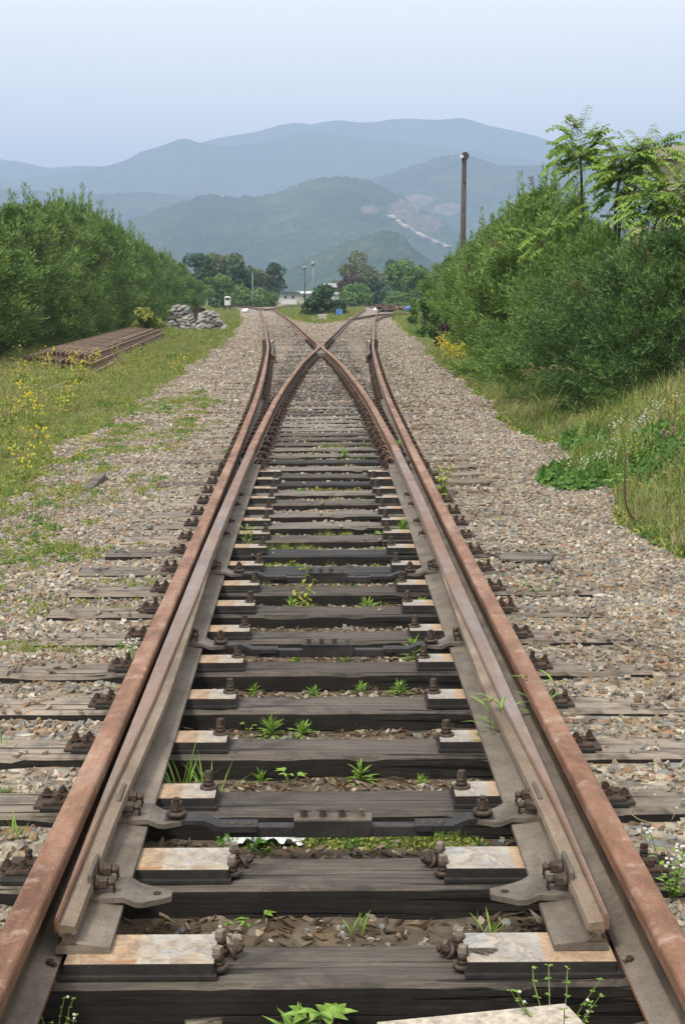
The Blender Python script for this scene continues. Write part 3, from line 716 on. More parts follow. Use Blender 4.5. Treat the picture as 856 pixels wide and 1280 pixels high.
for yl, rod in LUGY+[(9.8, None), (11.2, None)]:
    for s, bl, fx in ((-1, bladeL, blx), (1, bladeR, brx)):
        x = float(fx(yl))-s*.020
        if rod is None:
            b = link('bolt', LUG[s][1], parent=bl, loc=(x, yl, .10)); link('bolt', LUG[s][1], parent=bl, loc=(x, yl+.55, .10)); continue
        g = link('bracket', LUG[s][0], parent=bl, loc=(x, yl, .052))
        for dy, dz in ((-.030, .056), (.030, .062)): link('bolt', LUG[s][1], parent=g, loc=(-s*.006, dy*1.25, dz)).scale = (1.15,)*3
        if not rod: link('hole', ME_HOLE, parent=g, loc=(-s*.166, 0, .0097))
RL = ['nearest stretcher rod joining the two blades, white litter beside its middle joint', 'middle stretcher rod of the three between the blades', 'farthest stretcher rod of the three between the blades']
for k, yl in enumerate((4.455, 6.78, 8.58)):
    root = empty('stretcher_rod', (0, yl, .02)); tag(root, RL[k], 'stretcher rod', 'stretcher rods between the blades')
    MB().box((-.013, 0, 0), (.62, .042, .034), None, .003).build('bar', m_black, root)
    j = MB().box((-.01, 0, .008), (.235, .052, .05), None, .003).build('joint_block', m_dark_edge, root)
    MB().box((-.01, 0, .0375), (.237, .056, .009), None, .002).build('joint_plate', m_lug if k == 0 else m_black, j)
    for t in (-.088, -.03, .028, .086):
        mb = MB(); mb.cyl((0,0,0), (0,0,.014), .013, .013, 6, 0, False); mb.cyl((0,0,.014), (0,0,.024), .007, .006, 8); mb.cyl((-.02,.004,.017), (.022,-.003,.018), .0022, .0022, 5)
        mb.build('bolt', m_bolt if t != .086 else m_lug, j, (t-.01, 0, .042))
    for s, fx in ((-1, blx), (1, brx)):
        xe = abs(float(fx(yl)))-.020-.165               # where the lug eye sits
        mb = MB()
        mb.prism([(s*.24,.004),(s*.36,.004),(s*.405,.030),(s*(xe+.035),.030),(s*(xe+.035),.042),(s*.40,.042),(s*.352,.022),(s*.24,.022)] if xe > .40 else
                 [(s*.21,.004),(s*.33,.004),(s*(xe-.05),.042),(s*(xe+.03),.042),(s*(xe+.03),.054),(s*(xe-.056),.054),(s*.322,.020),(s*.21,.020)], -.034, .034, 'Y')
        st = mb.build('strap', m_black, root)
        for xx, zz in ((.265, .022), (.315, .022)):
            MB().cyl((0,0,0), (0,0,.006), .015, .011, 12).build('rivet', m_bolt, st, (s*xx, 0, zz-.002))
        link('bolt', ME_BOLT[2], parent=st, loc=(s*xe, 0, .052), rot=(0, 0, .2))

# concrete slab and stray timber at the very front
a = P(467, 1277, -.01); b = P(708, 1253, -.01); c = P(752, 1290, -.01); d = P(460, 1310, -.01)
mb = MB(); mb.prism([(a.x,a.y),(b.x,b.y),(c.x,c.y-.06),(a.x-.02,a.y-.38)], -.075, -.008, 'Z')
bmesh.ops.bevel(mb.bm, geom=list(mb.bm.edges), offset=.008, segments=2, affect='EDGES')
tag(mb.build('concrete_slab', m_conc), 'pale concrete slab edge lying before the front sleeper', 'concrete slab')
def plank(name, a, b, w, h, mat, label, cat, bend=.0, group=None):
    a = Vector(a); b = Vector(b); n = 14; bm = bmesh.new(); rings = []; ax = (b-a).normalized(); side = ax.cross(Vector((0,0,1))).normalized()
    for i in range(n+1):
        t = i/n; p = a.lerp(b, t)+Vector((0,0,bend*math.sin(t*math.pi))); ww = w*(1 if 0 < i < n else .7)*random.uniform(.85, 1.1)
        rings.append([bm.verts.new(p+side*u*ww+Vector((0,0,v*h))) for u, v in ((-.5,-.5),(-.5,.4),(-.2,.5),(.3,.5),(.5,.3),(.5,-.5))])
    for i in range(n):
        for k in range(6): bm.faces.new((rings[i][k], rings[i][(k+1)%6], rings[i+1][(k+1)%6], rings[i+1][k]))
    bm.faces.new(rings[0]); bm.faces.new(rings[-1][::-1]); bmesh.ops.recalc_face_normals(bm, faces=bm.faces)
    me = bpy.data.meshes.new(name); bm.to_mesh(me); bm.free(); return tag(link(name, me, mat), label, cat, group)
q0 = P(232, 1282, -.10); q1 = P(312, 1271, -.10)
plank('driftwood', (q0.x,q0.y,-.10), (q1.x,q1.y,-.085), .035, .02, m_endwood, 'grey splintered stick lying below the front sleeper', 'stick')
q0 = P(110, 616, -.03); q1 = P(130, 601, -.03)
plank('bark_piece', (q0.x,q0.y,.0), (q1.x,q1.y,.03), .07, .04, m_tar_top, 'short black charred chunk lying on the left ballast', 'wood chunk')
for k, (x0, y0, x1, y1, lb) in enumerate(((546,586,592,583,'dark buried board end right of the tracks, behind two pale boards'), (560,594,600,592,'upper of two pale boards sticking out right of the tracks'), (556,604,606,602,'lower of two pale boards sticking out right of the tracks'),
        (626,694,690,697,'blue-black flat sheet piece lying in the right ballast'))):
    a_ = P(x0, y0, .01); b_ = P(x1, y1, .01)
    plank('board_end', (a_.x,a_.y,.004), (b_.x,b_.y,.004), .20 if k < 3 else .26, .05 if k < 3 else .02, m_endwood if k in (1, 2) else (m_tar_top if k == 3 else m_sleeper), lb, 'board' if k < 3 else 'sheet')

# ------------------------------------------------------------------ loose stones (nobody could count them)
def tmpl_collection(name, meshes):
    c = bpy.data.collections.new(name)
    for k, me in enumerate(meshes):
        o = bpy.data.objects.new(f'{name}_{k:02d}', me); c.objects.link(o)
    return c
def scatter(name, label, cat, tmpl, pos, rot, scl, idx):
    me = bpy.data.meshes.new(name); n = len(pos); me.vertices.add(n); me.vertices.foreach_set('co', np.asarray(pos, np.float32).ravel())
    for an, ty, key, v in (('rot','FLOAT_VECTOR','vector',rot), ('scl','FLOAT','value',scl), ('idx','INT','value',idx)):
        a = me.attributes.new(an, ty, 'POINT'); a.data.foreach_set(key, np.asarray(v, np.int32 if ty == 'INT' else np.float32).ravel())
    o = link(name, me); tag(o, label, cat, kind='stuff')
    ng = bpy.data.node_groups.new(name+'_scatter', 'GeometryNodeTree')
    ng.interface.new_socket('Geometry', in_out='INPUT', socket_type='NodeSocketGeometry'); ng.interface.new_socket('Geometry', in_out='OUTPUT', socket_type='NodeSocketGeometry')
    N = ng.nodes; L = ng.links; gi = N.new('NodeGroupInput'); go = N.new('NodeGroupOutput'); iop = N.new('GeometryNodeInstanceOnPoints'); ci = N.new('GeometryNodeCollectionInfo')
    ci.inputs['Collection'].default_value = tmpl; ci.inputs['Separate Children'].default_value = True; ci.inputs['Reset Children'].default_value = True
    iop.inputs['Pick Instance'].default_value = True
    def na(nm, dt):
        a = N.new('GeometryNodeInputNamedAttribute'); a.data_type = dt; a.inputs['Name'].default_value = nm; return a.outputs[0]
    L.new(gi.outputs[0], iop.inputs['Points']); L.new(ci.outputs[0], iop.inputs['Instance']); L.new(na('idx', 'INT'), iop.inputs['Instance Index'])
    L.new(na('rot', 'FLOAT_VECTOR'), iop.inputs['Rotation']); L.new(na('scl', 'FLOAT'), iop.inputs['Scale']); L.new(iop.outputs[0], go.inputs[0])
    md = o.modifiers.new('scatter', 'NODES'); md.node_group = ng; return o
def in_view(x, y, z, m=30):
    V = np.stack([x, y, z], -1)-np.array(CAM); q = V@np.array(_cm.transposed()).T
    sx = CX+F*q[:,0]/-q[:,2]; sy = CY-F*q[:,1]/-q[:,2]
    return (q[:,2] < 0) & (sx > -m-40) & (sx < 856+m+40) & (sy < 1280+m+60)
SM = []
for k in range(14):
    me = hull_stone(100+k, 8+k % 4, .55+.25*((k*37) % 10)/10); me.materials.append(m_stone); SM.append(me)
T_ST = tmpl_collection('ballast_shape', SM)
sleeper_boxes = [(o.location.x, o.location.y) for o in S.objects if o.name.startswith('sleeper')]
sl_y = np.array([y for x, y in sleeper_boxes if y < 55]); sl_y.sort()
def on_sleeper(x, y, pad=.0):
    k = np.clip(np.searchsorted(sl_y, y), 1, len(sl_y)-1); d = np.minimum(np.abs(y-sl_y[k]), np.abs(y-sl_y[k-1]))
    L = np.where(y < 15, 1.45, hw(y)+.68)
    return (d < .1125+pad) & (np.abs(x) < L)
def near_rail(x, y, w=.075):
    h = hw(y); a = np.abs(x); bl = blx(y); br = brx(y)
    m = (np.abs(a-h) < w) | (np.abs(x-bl) < w) | (np.abs(x-br) < w)
    return m | ((y < 14.3) & (a > .555) & (a < h))
P_, S_ = [], []
for (ya, yb, dens, smin, smax) in ((3.0, 8, 1050, .012, .032), (8, 13, 780, .014, .034), (13, 20, 500, .018, .038), (20, 32, 210, .026, .050), (32, 60, 80, .034, .062), (60, 125, 26, .05, .085)):
    xa, xb = -3.6, 3.4
    if yb > 32: xa, xb = -5.5, 5.5
    if yb > 60: xa, xb = -8, 8
    n = int((yb-ya)*(xb-xa)*dens); x = rng.uniform(xa, xb, n); y = rng.uniform(ya, yb, n)
    s = smin+(smax-smin)*rng.beta(1.3, 2.2, n); g = grass_mask(x, y); ax = np.abs(x)
    keep = rng.random(n) > np.clip(g*1.9-.25, 0, .97)
    crib = ax < hw(y)-.02
    keep &= ~(crib & (rng.random(n) < np.interp(y, [0, 6, 9, 14, 20], [.80, .55, .35, .25, .2])))
    s = np.where(crib, s*np.interp(y, [0, 8, 20], [.75, .85, .9]), s)
    keep &= ~near_rail(x, y)
    on = on_sleeper(x, y, .01); outer = ax > hw(y)+.22
    bury = np.interp(y, [0, 9, 16, 25, 40], [.03, .05, .18, .35, .5])+np.where(x > 0, np.interp(y,[6,9],[.1,.55]), 0)*(outer)+smoothstep(1.0, 1.5, ax)*.35*outer*(fbm(x*1.5, y*1.5, 2, 31) > .5)
    keep &= ~(on & (rng.random(n) > np.where(outer, bury, np.interp(y, [0,9,9.1,15,24,40], [.004,.004,.03,.05,.10,.16]))))
    z = ground_z(x, y)+s*.15; z = np.where(on, np.maximum(z, s*.25), z)
    sel = keep & in_view(x, y, z)
    P_.append(np.stack([x, y, z], -1)[sel]); S_.append(s[sel])
Pp = np.concatenate(P_); Ss = np.concatenate(S_); n = len(Pp)
scatter('ballast_stones', 'tan and grey crushed stones of the track ballast', 'ballast', T_ST, Pp, np.stack([rng.normal(0, .45, n), rng.normal(0, .45, n), rng.uniform(0, 6.3, n)], -1), Ss, rng.integers(0, len(SM), n))
print('stones', n)
# bark and dirt scraps inside the near cribs
SC = []
m_scrap = stone_mat('bark_scraps', [(0, (.10,.07,.045)), (.3, (.06,.045,.03)), (.6, (.17,.12,.075)), (.8, (.22,.18,.13)), (.93, (.30,.26,.2))])
for k in range(6):
    me = hull_stone(300+k, 9, .25); me.transform(Matrix.Diagonal((1.6, .5, .8, 1))); me.materials.append(m_scrap); SC.append(me)
n = 5200; x = rng.uniform(-.72, .72, n); y = rng.uniform(3.3, 9, n); k = ~on_sleeper(x, y, .005) & (np.abs(np.abs(x)) < .62); x, y = x[k], y[k]; n = len(x)
scatter('bark_litter', 'brown bark scraps and dirt between the front sleepers', 'litter', tmpl_collection('scrap_shape', SC), np.stack([x, y, ground_z(x, y)+.006], -1), np.stack([rng.normal(0, .3, n), rng.normal(0, .3, n), rng.uniform(0, 6.3, n)], -1), rng.uniform(.008, .032, n), rng.integers(0, 6, n))

# ------------------------------------------------------------------ grass and low plants
def blades(seed, n, h, w, spread, lean=.5, seg=3, mi=0, head=0):
    r = np.random.default_rng(seed); V = []
    for k in range(n):
        a = r.uniform(0, 6.28); rr = spread*math.sqrt(r.random()); p = np.array([math.cos(a)*rr, math.sin(a)*rr, 0]); b = r.uniform(0, 6.28)
        d = np.array([math.cos(b), math.sin(b), 0]); s = np.array([-d[1], d[0], 0]); hh = h*r.uniform(.45, 1.1); ln = lean*r.uniform(.1, 1)*hh; ww = w*r.uniform(.7, 1.2)
        pr = None
        for i in range(seg+1):
            t = i/seg; c = p+d*ln*t*t+np.array([0, 0, hh*(t-.22*t*t*lean)]); wd = s*ww*(1-t)**.7*.5
            cur = (c-wd, c+wd)
            if pr is not None: V += [pr[0], pr[1], cur[1], cur[0]]
            pr = cur
    return V
def leaflets(seed, n, R_, h, sz, up=.5, elong=1.5):
    """small oval leaves spread through a low dome"""
    r = np.random.default_rng(seed); V = []
    for k in range(n):
        a = r.uniform(0, 6.28); rr = R_*math.sqrt(r.random()); z = h*(1-(rr/R_)**2*.6)*r.uniform(.25, 1)
        c = np.array([math.cos(a)*rr, math.sin(a)*rr, z]); nrm = np.array([math.cos(a)*.6, math.sin(a)*.6, up])+r.normal(0, .5, 3); nrm /= np.linalg.norm(nrm)
        u = np.cross(nrm, r.normal(0, 1, 3)); u /= np.linalg.norm(u); v = np.cross(nrm, u); q = sz*r.uniform(.6, 1.2)
        V += [c-u*q*elong*.5, c+v*q*.5, c+u*q*elong*.5, c-v*q*.5]
    return V
def tmesh(parts, name='tuft'):
    V = []; mi = []; mats = []
    for v, m in parts:
        if m not in mats: mats.append(m)
        V += v; mi += [mats.index(m)]*(len(v)//4)
    me = faces_mesh(name, np.array(V), 4, mi)
    for m in mats: me.materials.append(m)
    return me
def dots(seed, n, R_, z0, z1, s):
    r = np.random.default_rng(seed); V = []
    for k in range(n):
        a = r.uniform(0, 6.28); rr = R_*math.sqrt(r.random()); c = np.array([math.cos(a)*rr, math.sin(a)*rr, r.uniform(z0, z1)])
        for ax in range(3):
            u = np.zeros(3); u[ax] = s; v = np.zeros(3); v[(ax+1) % 3] = s; V += [c-u-v, c+u-v, c+u+v, c-u+v]
    return V
G_T = [tmesh([(blades(k, 34, .17, .007, .09, .7), m_grass)]) for k in range(3)] + \
      [tmesh([(leaflets(20+k, 60, .11, .09, .026), m_grassy), (blades(30+k, 12, .14, .005, .08, .5), m_grass)]) for k in range(3)] + \
      [tmesh([(blades(40+k, 22, .24, .005, .10, .8), m_straw), (blades(50+k, 12, .16, .006, .09, .6), m_grass)]) for k in range(2)] + \
      [tmesh([(blades(60, 16, .34, .010, .10, .9), m_grass)]), tmesh([(leaflets(61, 90, .13, .12, .03), m_clover)])] + \
      [tmesh([(blades(64, 9, .30, .006, .09, .4), m_gstem), (leaflets(65, 60, .10, .28, .024), m_grassy), (dots(66, 5, .10, .20, .34, .007), m_yellow)])]
T_G = tmpl_collection('tuft_shape', G_T)
def pick(n, probs):
    p = np.array(probs, float); return rng.choice(len(p), n, p=p/p.sum())
def grass_area(name, label, xa, xb, ya, yb, n, probs, s0, s1, thr=.35, ptn=.5, dens=None):
    # more samples near the camera, larger tufts far away
    t = rng.random(n); y = ya*(yb/ya)**t if ya > 0 else ya+(yb-ya)*t; x = rng.uniform(xa, xb, n); g = grass_mask(x, y)
    nz = fbm(x*.7+4, y*.45, 3, 44); keep = (g > thr) & (nz > ptn*rng.random(n)*1.0)
    if dens is not None: keep &= dens(x, y) > rng.random(n)
    x, y = x[keep], y[keep]; z = ground_z(x, y)-.01; v = in_view(x, y, z, 60); x, y, z = x[v], y[v], z[v]; n = len(x)
    s = rng.uniform(s0, s1, n)*np.interp(y, [0, 15, 40, 100], [.8, 1.0, 1.35, 2.2])*(.75+.5*fbm(x*1.2, y*1.2, 2, 51)) 
    return scatter(name, label, 'grass', T_G, np.stack([x, y, z], -1), np.stack([rng.normal(0, .12, n), rng.normal(0, .12, n), rng.uniform(0, 6.3, n)], -1), s, pick(n, probs))
grass_area('verge_grass', 'yellow-green grass and low weeds along the left verge', -11, -1.9, 8, 60, 46000, [3,3,3,4,4,4,1.6,1.6,.15,.5,.02], .42, .85, .42, .62)
grass_area('bank_grass', 'tall mixed grass over the right-hand bank', 1.9, 6.5, 7.5, 45, 42000, [3,3,3,4,4,4,2.2,2.2,1.0,2.5,.06], .6, 1.05, .40, .35)
grass_area('meadow_grass', 'grass of the distant verges beside the far tracks', -26, 26, 60, 200, 26000, [3,3,3,4,4,4,1,1,.4,1,.06], .7, 1.1, .4, .2)
# dry brownish plume grass and tall stuff at the shrub's foot, yellow flowering weeds at the left
grass_area('flowering_weeds', 'yellow flowered weeds at the left edge by the rail stack', -10.5, -4.3, 19, 42, 3600, [0,0,0,6,6,6,1,1,0,0,.2], .8, 1.4, .5, .5)
def clump_scatter(name, label, items, probs, smul=(.7, 1.2)):
    xs, ys = [], []
    for (cx, cy, rx, ry, n) in items:
        a = rng.uniform(0, 6.28, n); r = np.sqrt(rng.random(n)); xs.append(cx+np.cos(a)*r*rx); ys.append(cy+np.sin(a)*r*ry)
    x = np.concatenate(xs); y = np.concatenate(ys); k = ~on_sleeper(x, y, -.01) & ~near_rail(x, y, .05); x, y = x[k], y[k]; z = ground_z(x, y)-.008; n = len(x)
    return scatter(name, label, 'ground cover', T_G, np.stack([x, y, z], -1), np.stack([rng.normal(0, .15, n), rng.normal(0, .15, n), rng.uniform(0, 6.3, n)], -1), rng.uniform(*smul, n)*np.interp(y, [0, 6, 20], [.55, .8, 1.2]), pick(n, probs))
def at(x, y, z=-.06): p = P(x, y, z); return p.x, p.y
it = [(-rng.uniform(1.6, 2.7), rng.uniform(5, 26), rng.uniform(.1, .35), rng.uniform(.15, .7), int(rng.integers(8, 34))) for _ in range(85)]+[(rng.uniform(-.5, .5), rng.uniform(8, 17), rng.uniform(.1, .3), .08, 12) for _ in range(26)]
for (px, py, rx, ry, n, z) in ((455,1062,.28,.05,150,-.12), (545,1066,.12,.04,50,-.12), (330,1066,.12,.04,24,-.12), (455,786,.35,.05,60,-.1), (350,783,.25,.05,60,-.1), (330,742,.2,.06,24,-.08), (490,745,.15,.06,40,-.08), (440,756,.3,.05,40,-.08),
        (430,630,.5,.15,60,-.05), (365,610,.3,.2,20,-.05), (350,665,.4,.1,30,-.06), (60,815,.45,.12,80,-.05), (20,940,.1,.1,10,-.06), (100,770,.3,.2,36,-.05), (45,700,.45,.45,110,-.05), (150,740,.2,.2,24,-.05), (85,690,.3,.3,40,-.05), (180,620,.25,.3,24,-.04), (180,680,.2,.15,20,-.04),
        (140,750,.3,.1,26,-.05), (15,1010,.1,.08,8,-.06), (165,540,.3,.8,10,-.04), (290,570,.15,.3,14,-.05), (70,630,.5,.5,60,-.05), (430,700,.5,.4,26,-.07), (510,655,.1,.4,20,-.07), (300,1150,.25,.04,14,-.13)):
    ax_, ay_ = at(px, py, z); it.append((ax_, ay_, rx, ry, n))
clump_scatter('track_weeds', 'fine low weeds and moss growing between sleepers and stones', it, [2,2,2,4,4,4,.6,.6,0,2,0], (.22, .55))
it = [(*at(735,562,.0), .15, .6, 50), (*at(712,602,.0), .16, .5, 50), (*at(790,575,.1), .4, .7, 130), (*at(745,592,.0), .30, .4, 100), (*at(820,575,.2), .4, .5, 90)]
clump_scatter('clover_patch', 'dark green white-flowered clover at the edge of the right ballast', it, [0,0,0,0,0,0,0,0,.6,6,0], (.9, 1.4))
T_FL = tmpl_collection('flower_shape', [tmesh([(blades(80, 3, .16, .003, .02, .2), m_gstem), (dots(81, 4, .03, .13, .18, .005), m_white)]), tmesh([(blades(82, 8, .3, .004, .05, .3), m_gstem), (dots(83, 22, .10, .12, .34, .008), m_yellow), (leaflets(84, 40, .1, .25, .028), m_grassy)])])
xs, ys, ii, zz = [], [], [], []
for (px, py, rx, ry, n, t) in ((790,575,.35,.45,26,0), (735,594,.3,.3,10,0), (715,604,.2,.3,5,0), (820,575,.3,.3,12,0), (568,447,.35,3,26,1), (583,455,.25,2,12,1), (182,402,1.2,3,16,1), (120,470,2.5,3,3,1), (30,470,1.5,5,5,1), (60,590,.4,1.2,3,1), (20,520,.8,2.5,7,1)):
    ax_, ay_ = at(px, py, .0)
    for _ in range(n): xs.append(ax_+rng.uniform(-rx, rx)); ys.append(ay_+rng.uniform(-ry, ry)); ii.append(t)
xs = np.array(xs); ys = np.array(ys); n = len(xs)
scatter('wild_flowers', 'small white and yellow wild flowers in the grass', 'flowers', T_FL, np.stack([xs, ys, ground_z(xs, ys)], -1), np.stack([rng.normal(0, .15, n), rng.normal(0, .15, n), rng.uniform(0, 6, n)], -1), rng.uniform(.7, 1.3, n)*np.interp(ys, [0, 15, 40, 70], [1, 1.1, 1.6, 2.4]), ii)

# ------------------------------------------------------------------ single weeds
def leaf_strip(base, d, L, w, droop, V, fold=.25, seg=3):
    d = np.array(d, float); d /= np.linalg.norm(d); s = np.cross(d, [0, 0, 1.0]); ns = np.linalg.norm(s); s = s/ns if ns > 1e-4 else np.array([1., 0, 0])
    up = np.cross(s, d); prof = [0.12, .8, 1.0, .55, .0] if seg == 4 else [.2, 1, .75, 0]
    pr = None; c = np.array(base, float); dd = d.copy()
    for i in range(seg+1):
        ww = prof[i]*w*.5; a = c+s*ww+up*ww*fold; b = c-s*ww+up*ww*fold; m = c.copy()
        if pr is not None: V += [pr[0], pr[2], m, a, pr[2], pr[1], b, m]
        pr = (a, b, m); dd = dd-np.array([0, 0, droop/seg]); dd /= np.linalg.norm(dd); c = c+dd*L/seg
def stem_tube(p0, p1, r, V):
    p0 = np.array(p0, float); p1 = np.array(p1, float); ax = p1-p0; s = np.cross(ax, [.3, .9, .1]); s /= np.linalg.norm(s); t = np.cross(ax, s); t /= np.linalg.norm(t)
    k = [p0+(s*math.cos(a)+t*math.sin(a))*r for a in (0, 2.1, 4.2)]; j = [p1+(s*math.cos(a)+t*math.sin(a))*r*.6 for a in (0, 2.1, 4.2)]
    for i in range(3): V += [k[i], k[(i+1)%3], j[(i+1)%3], j[i]]
def weed_mesh(kind, h, seed):
    r = random.Random(seed); A, B, C = [], [], []; m = (m_weed, m_gstem, m_white)
    if kind == 'rosette':
        top = (r.uniform(-.05, .05)*h, r.uniform(-.05, .05)*h, h*.85); top = top if h > .2 else (top[0], top[1], h*.55); stem_tube((0,0,0), top, .0035+h*.01, B); n = int(24+h*110)
        for k in range(n):
            t = (k/n)**.8; a = k*2.4; z = .05+.95*t; el = .15+1.25*t**2; L = h*(.95-.45*t)*r.uniform(.7, 1.15) if h < .16 else h*(.48-.2*t)*r.uniform(.75, 1.15); a += r.uniform(-.4, .4); el += r.uniform(-.2, .25)
            b = [top[0]*z, top[1]*z, top[2]*z]; leaf_strip(b, (math.cos(a)*math.cos(el), math.sin(a)*math.cos(el), math.sin(el)), L*1.1, L*.21, r.uniform(.2, .9), A)
    elif kind == 'blades':
        for k in range(int(8+h*16)):
            a = r.uniform(0, 6.28); el = r.uniform(.9, 1.4); leaf_strip((r.uniform(-.02,.02), r.uniform(-.02,.02), 0), (math.cos(a)*math.cos(el), math.sin(a)*math.cos(el), math.sin(el)), h*r.uniform(.6, 1.1), .006+.006*h, .5, A, .3)
    elif kind == 'reed':
        for q in range(3):
            tx, ty = r.uniform(-.2,.2)*h, r.uniform(-.2,.2)*h; stem_tube((0,0,0), (tx, ty, h*r.uniform(.6,.9)), .003, B)
            for k in range(8):
                z = .15+.105*k; a = k*2.6+q; leaf_strip((tx*z, ty*z, h*z*.85), (math.cos(a)*.7, math.sin(a)*.7, .8), h*.36, .013, .9, A)
    elif kind == 'broad':
        nb = 3 if h < .1 else 5
        for q in range(nb):
            a = q*2.2+r.random(); tx, ty, tz = math.cos(a)*h*.35, math.sin(a)*h*.35, h*r.uniform(.5, .95); stem_tube((0,0,0), (tx, ty, tz), .0028, B)
            for k in range(3): b = a+(k-1)*.9; leaf_strip((tx, ty, tz), (math.cos(b), math.sin(b), .45), h*.48, h*.22, .5, A, .3, 4)
    elif kind == 'vine':
        for q in range(5):
            a = q*1.3; tx, ty, tz = math.cos(a)*h*.25, math.sin(a)*h*.2, h*r.uniform(.6, 1.0); stem_tube((0,0,0), (tx, ty, tz), .004, B)
            for k in range(9):
                t = .15+.1*k; b = k*2.4; leaf_strip((tx*t, ty*t, tz*t), (math.cos(b), math.sin(b), .1), h*.17, h*.085, .9, A, .3, 4)
        m = (m_vine, m_gstem, m_white)
    elif kind == 'wiry':
        for q in range(9):
            a = r.uniform(0, 6.28); p = np.array([0,0,0.]); d = np.array([math.cos(a)*.6, math.sin(a)*.6, 1.])
            for k in range(6):
                pn = p+d*h/6+np.array([r.gauss(0,.02), r.gauss(0,.02), 0])*h; stem_tube(p, pn, .0018, B); p = pn
                for z in range(4): b = r.uniform(0, 6.28); leaf_strip(p, (math.cos(b), math.sin(b), .3), h*.07, h*.035, .3, A)
                C += dots(q*7+k, 1, .012, 0, .01, .0025) if False else []
                if r.random() < .1: C += [v+p for v in np.array(dots(q*7+k, 1, .01, 0, .01, .0032))]
    elif kind == 'flower':
        for q in range(7):
            a = r.uniform(0, 6.28); tx, ty, tz = math.cos(a)*h*.3, math.sin(a)*h*.3, h*r.uniform(.6, 1); stem_tube((0,0,0), (tx, ty, tz), .002, B)
            for k in range(7): t = .2+.12*k; b = k*2.4; leaf_strip((tx*t, ty*t, tz*t), (math.cos(b), math.sin(b), .4), h*.16, h*.07, .4, A)
            C += [np.array([tx,ty,tz])+v for v in np.array(dots(q, 4, .02, 0, .02, .004))]
    elif kind == 'lowred':
        for q in range(9):
            a = q*.7; e = r.uniform(.15, .7); d = (math.cos(a)*math.cos(e), math.sin(a)*math.cos(e), math.sin(e)); L = h*r.uniform(.8, 1.5); tip = (d[0]*L, d[1]*L, d[2]*L); stem_tube((0,0,0), tip, .003, B)
            for k in range(8): t = .15+.11*k; b = a+(1 if k % 2 else -1)*1.2; leaf_strip((tip[0]*t, tip[1]*t, tip[2]*t), (math.cos(b), math.sin(b), .3), h*.3, h*.11, .3, A if q % 3 else C)
        m = (m_weed, m_gstem, m_ailred)
    elif kind == 'stalk':
        top = (-.03*h, 0, h); stem_tube((0,0,0), (-.015*h,0,h*.5), .007, B); stem_tube((-.015*h,0,h*.5), top, .005, B)
        for k in range(26):
            t = .08+.032*k; b = k*2.4; leaf_strip((-.03*h*t, 0, h*t), (math.cos(b), math.sin(b), .5), .11*(1-t*.6), .02, .5, A)
        for q in range(6):
            a = q*1.1; e = (top[0]+math.cos(a)*.09-.03, top[1]+math.sin(a)*.06, h-.05+.02*q); stem_tube((top[0],0,h*.86), e, .003, B); C += [np.array(e)+v for v in np.array(dots(q+50, 3, .012, 0, .04, .009))]
        m = (m_grass, m_gstem, m_pink)
    elif kind == 'plume':
        for q in range(15):
            a = r.uniform(-.9, .9)+(0 if q % 2 else 3.14); L = h*r.uniform(.7, 1.05); leaf_strip((r.uniform(-.05,.05), r.uniform(-.05,.05), 0), (math.cos(a)*.35, math.sin(a)*.35, 1), L, .018, .9, A, .3, 4)
        for q in range(9):
            x = r.uniform(-.3, .3); e = (x*.6, r.uniform(-.1,.1), h*r.uniform(.9, 1.15)); stem_tube((0,0,0), e, .003, B); p = np.array(e); d = np.array([.5 if q % 3 else -.4, 0, .6])
            for k in range(5):
                pn = p+d*.05; d = d+np.array([.08, 0, -.32]); C += [p+[0,-.002,.010], pn+[0,-.002,.010], pn+[0,.004,-.010], p+[0,.004,-.010]]; p = pn
        m = (m_grass, m_gstem, m_straw)
    me = tmesh([(A, m[0]), (B, m[1])]+([(C, m[2])] if C else []), 'weed'); return me
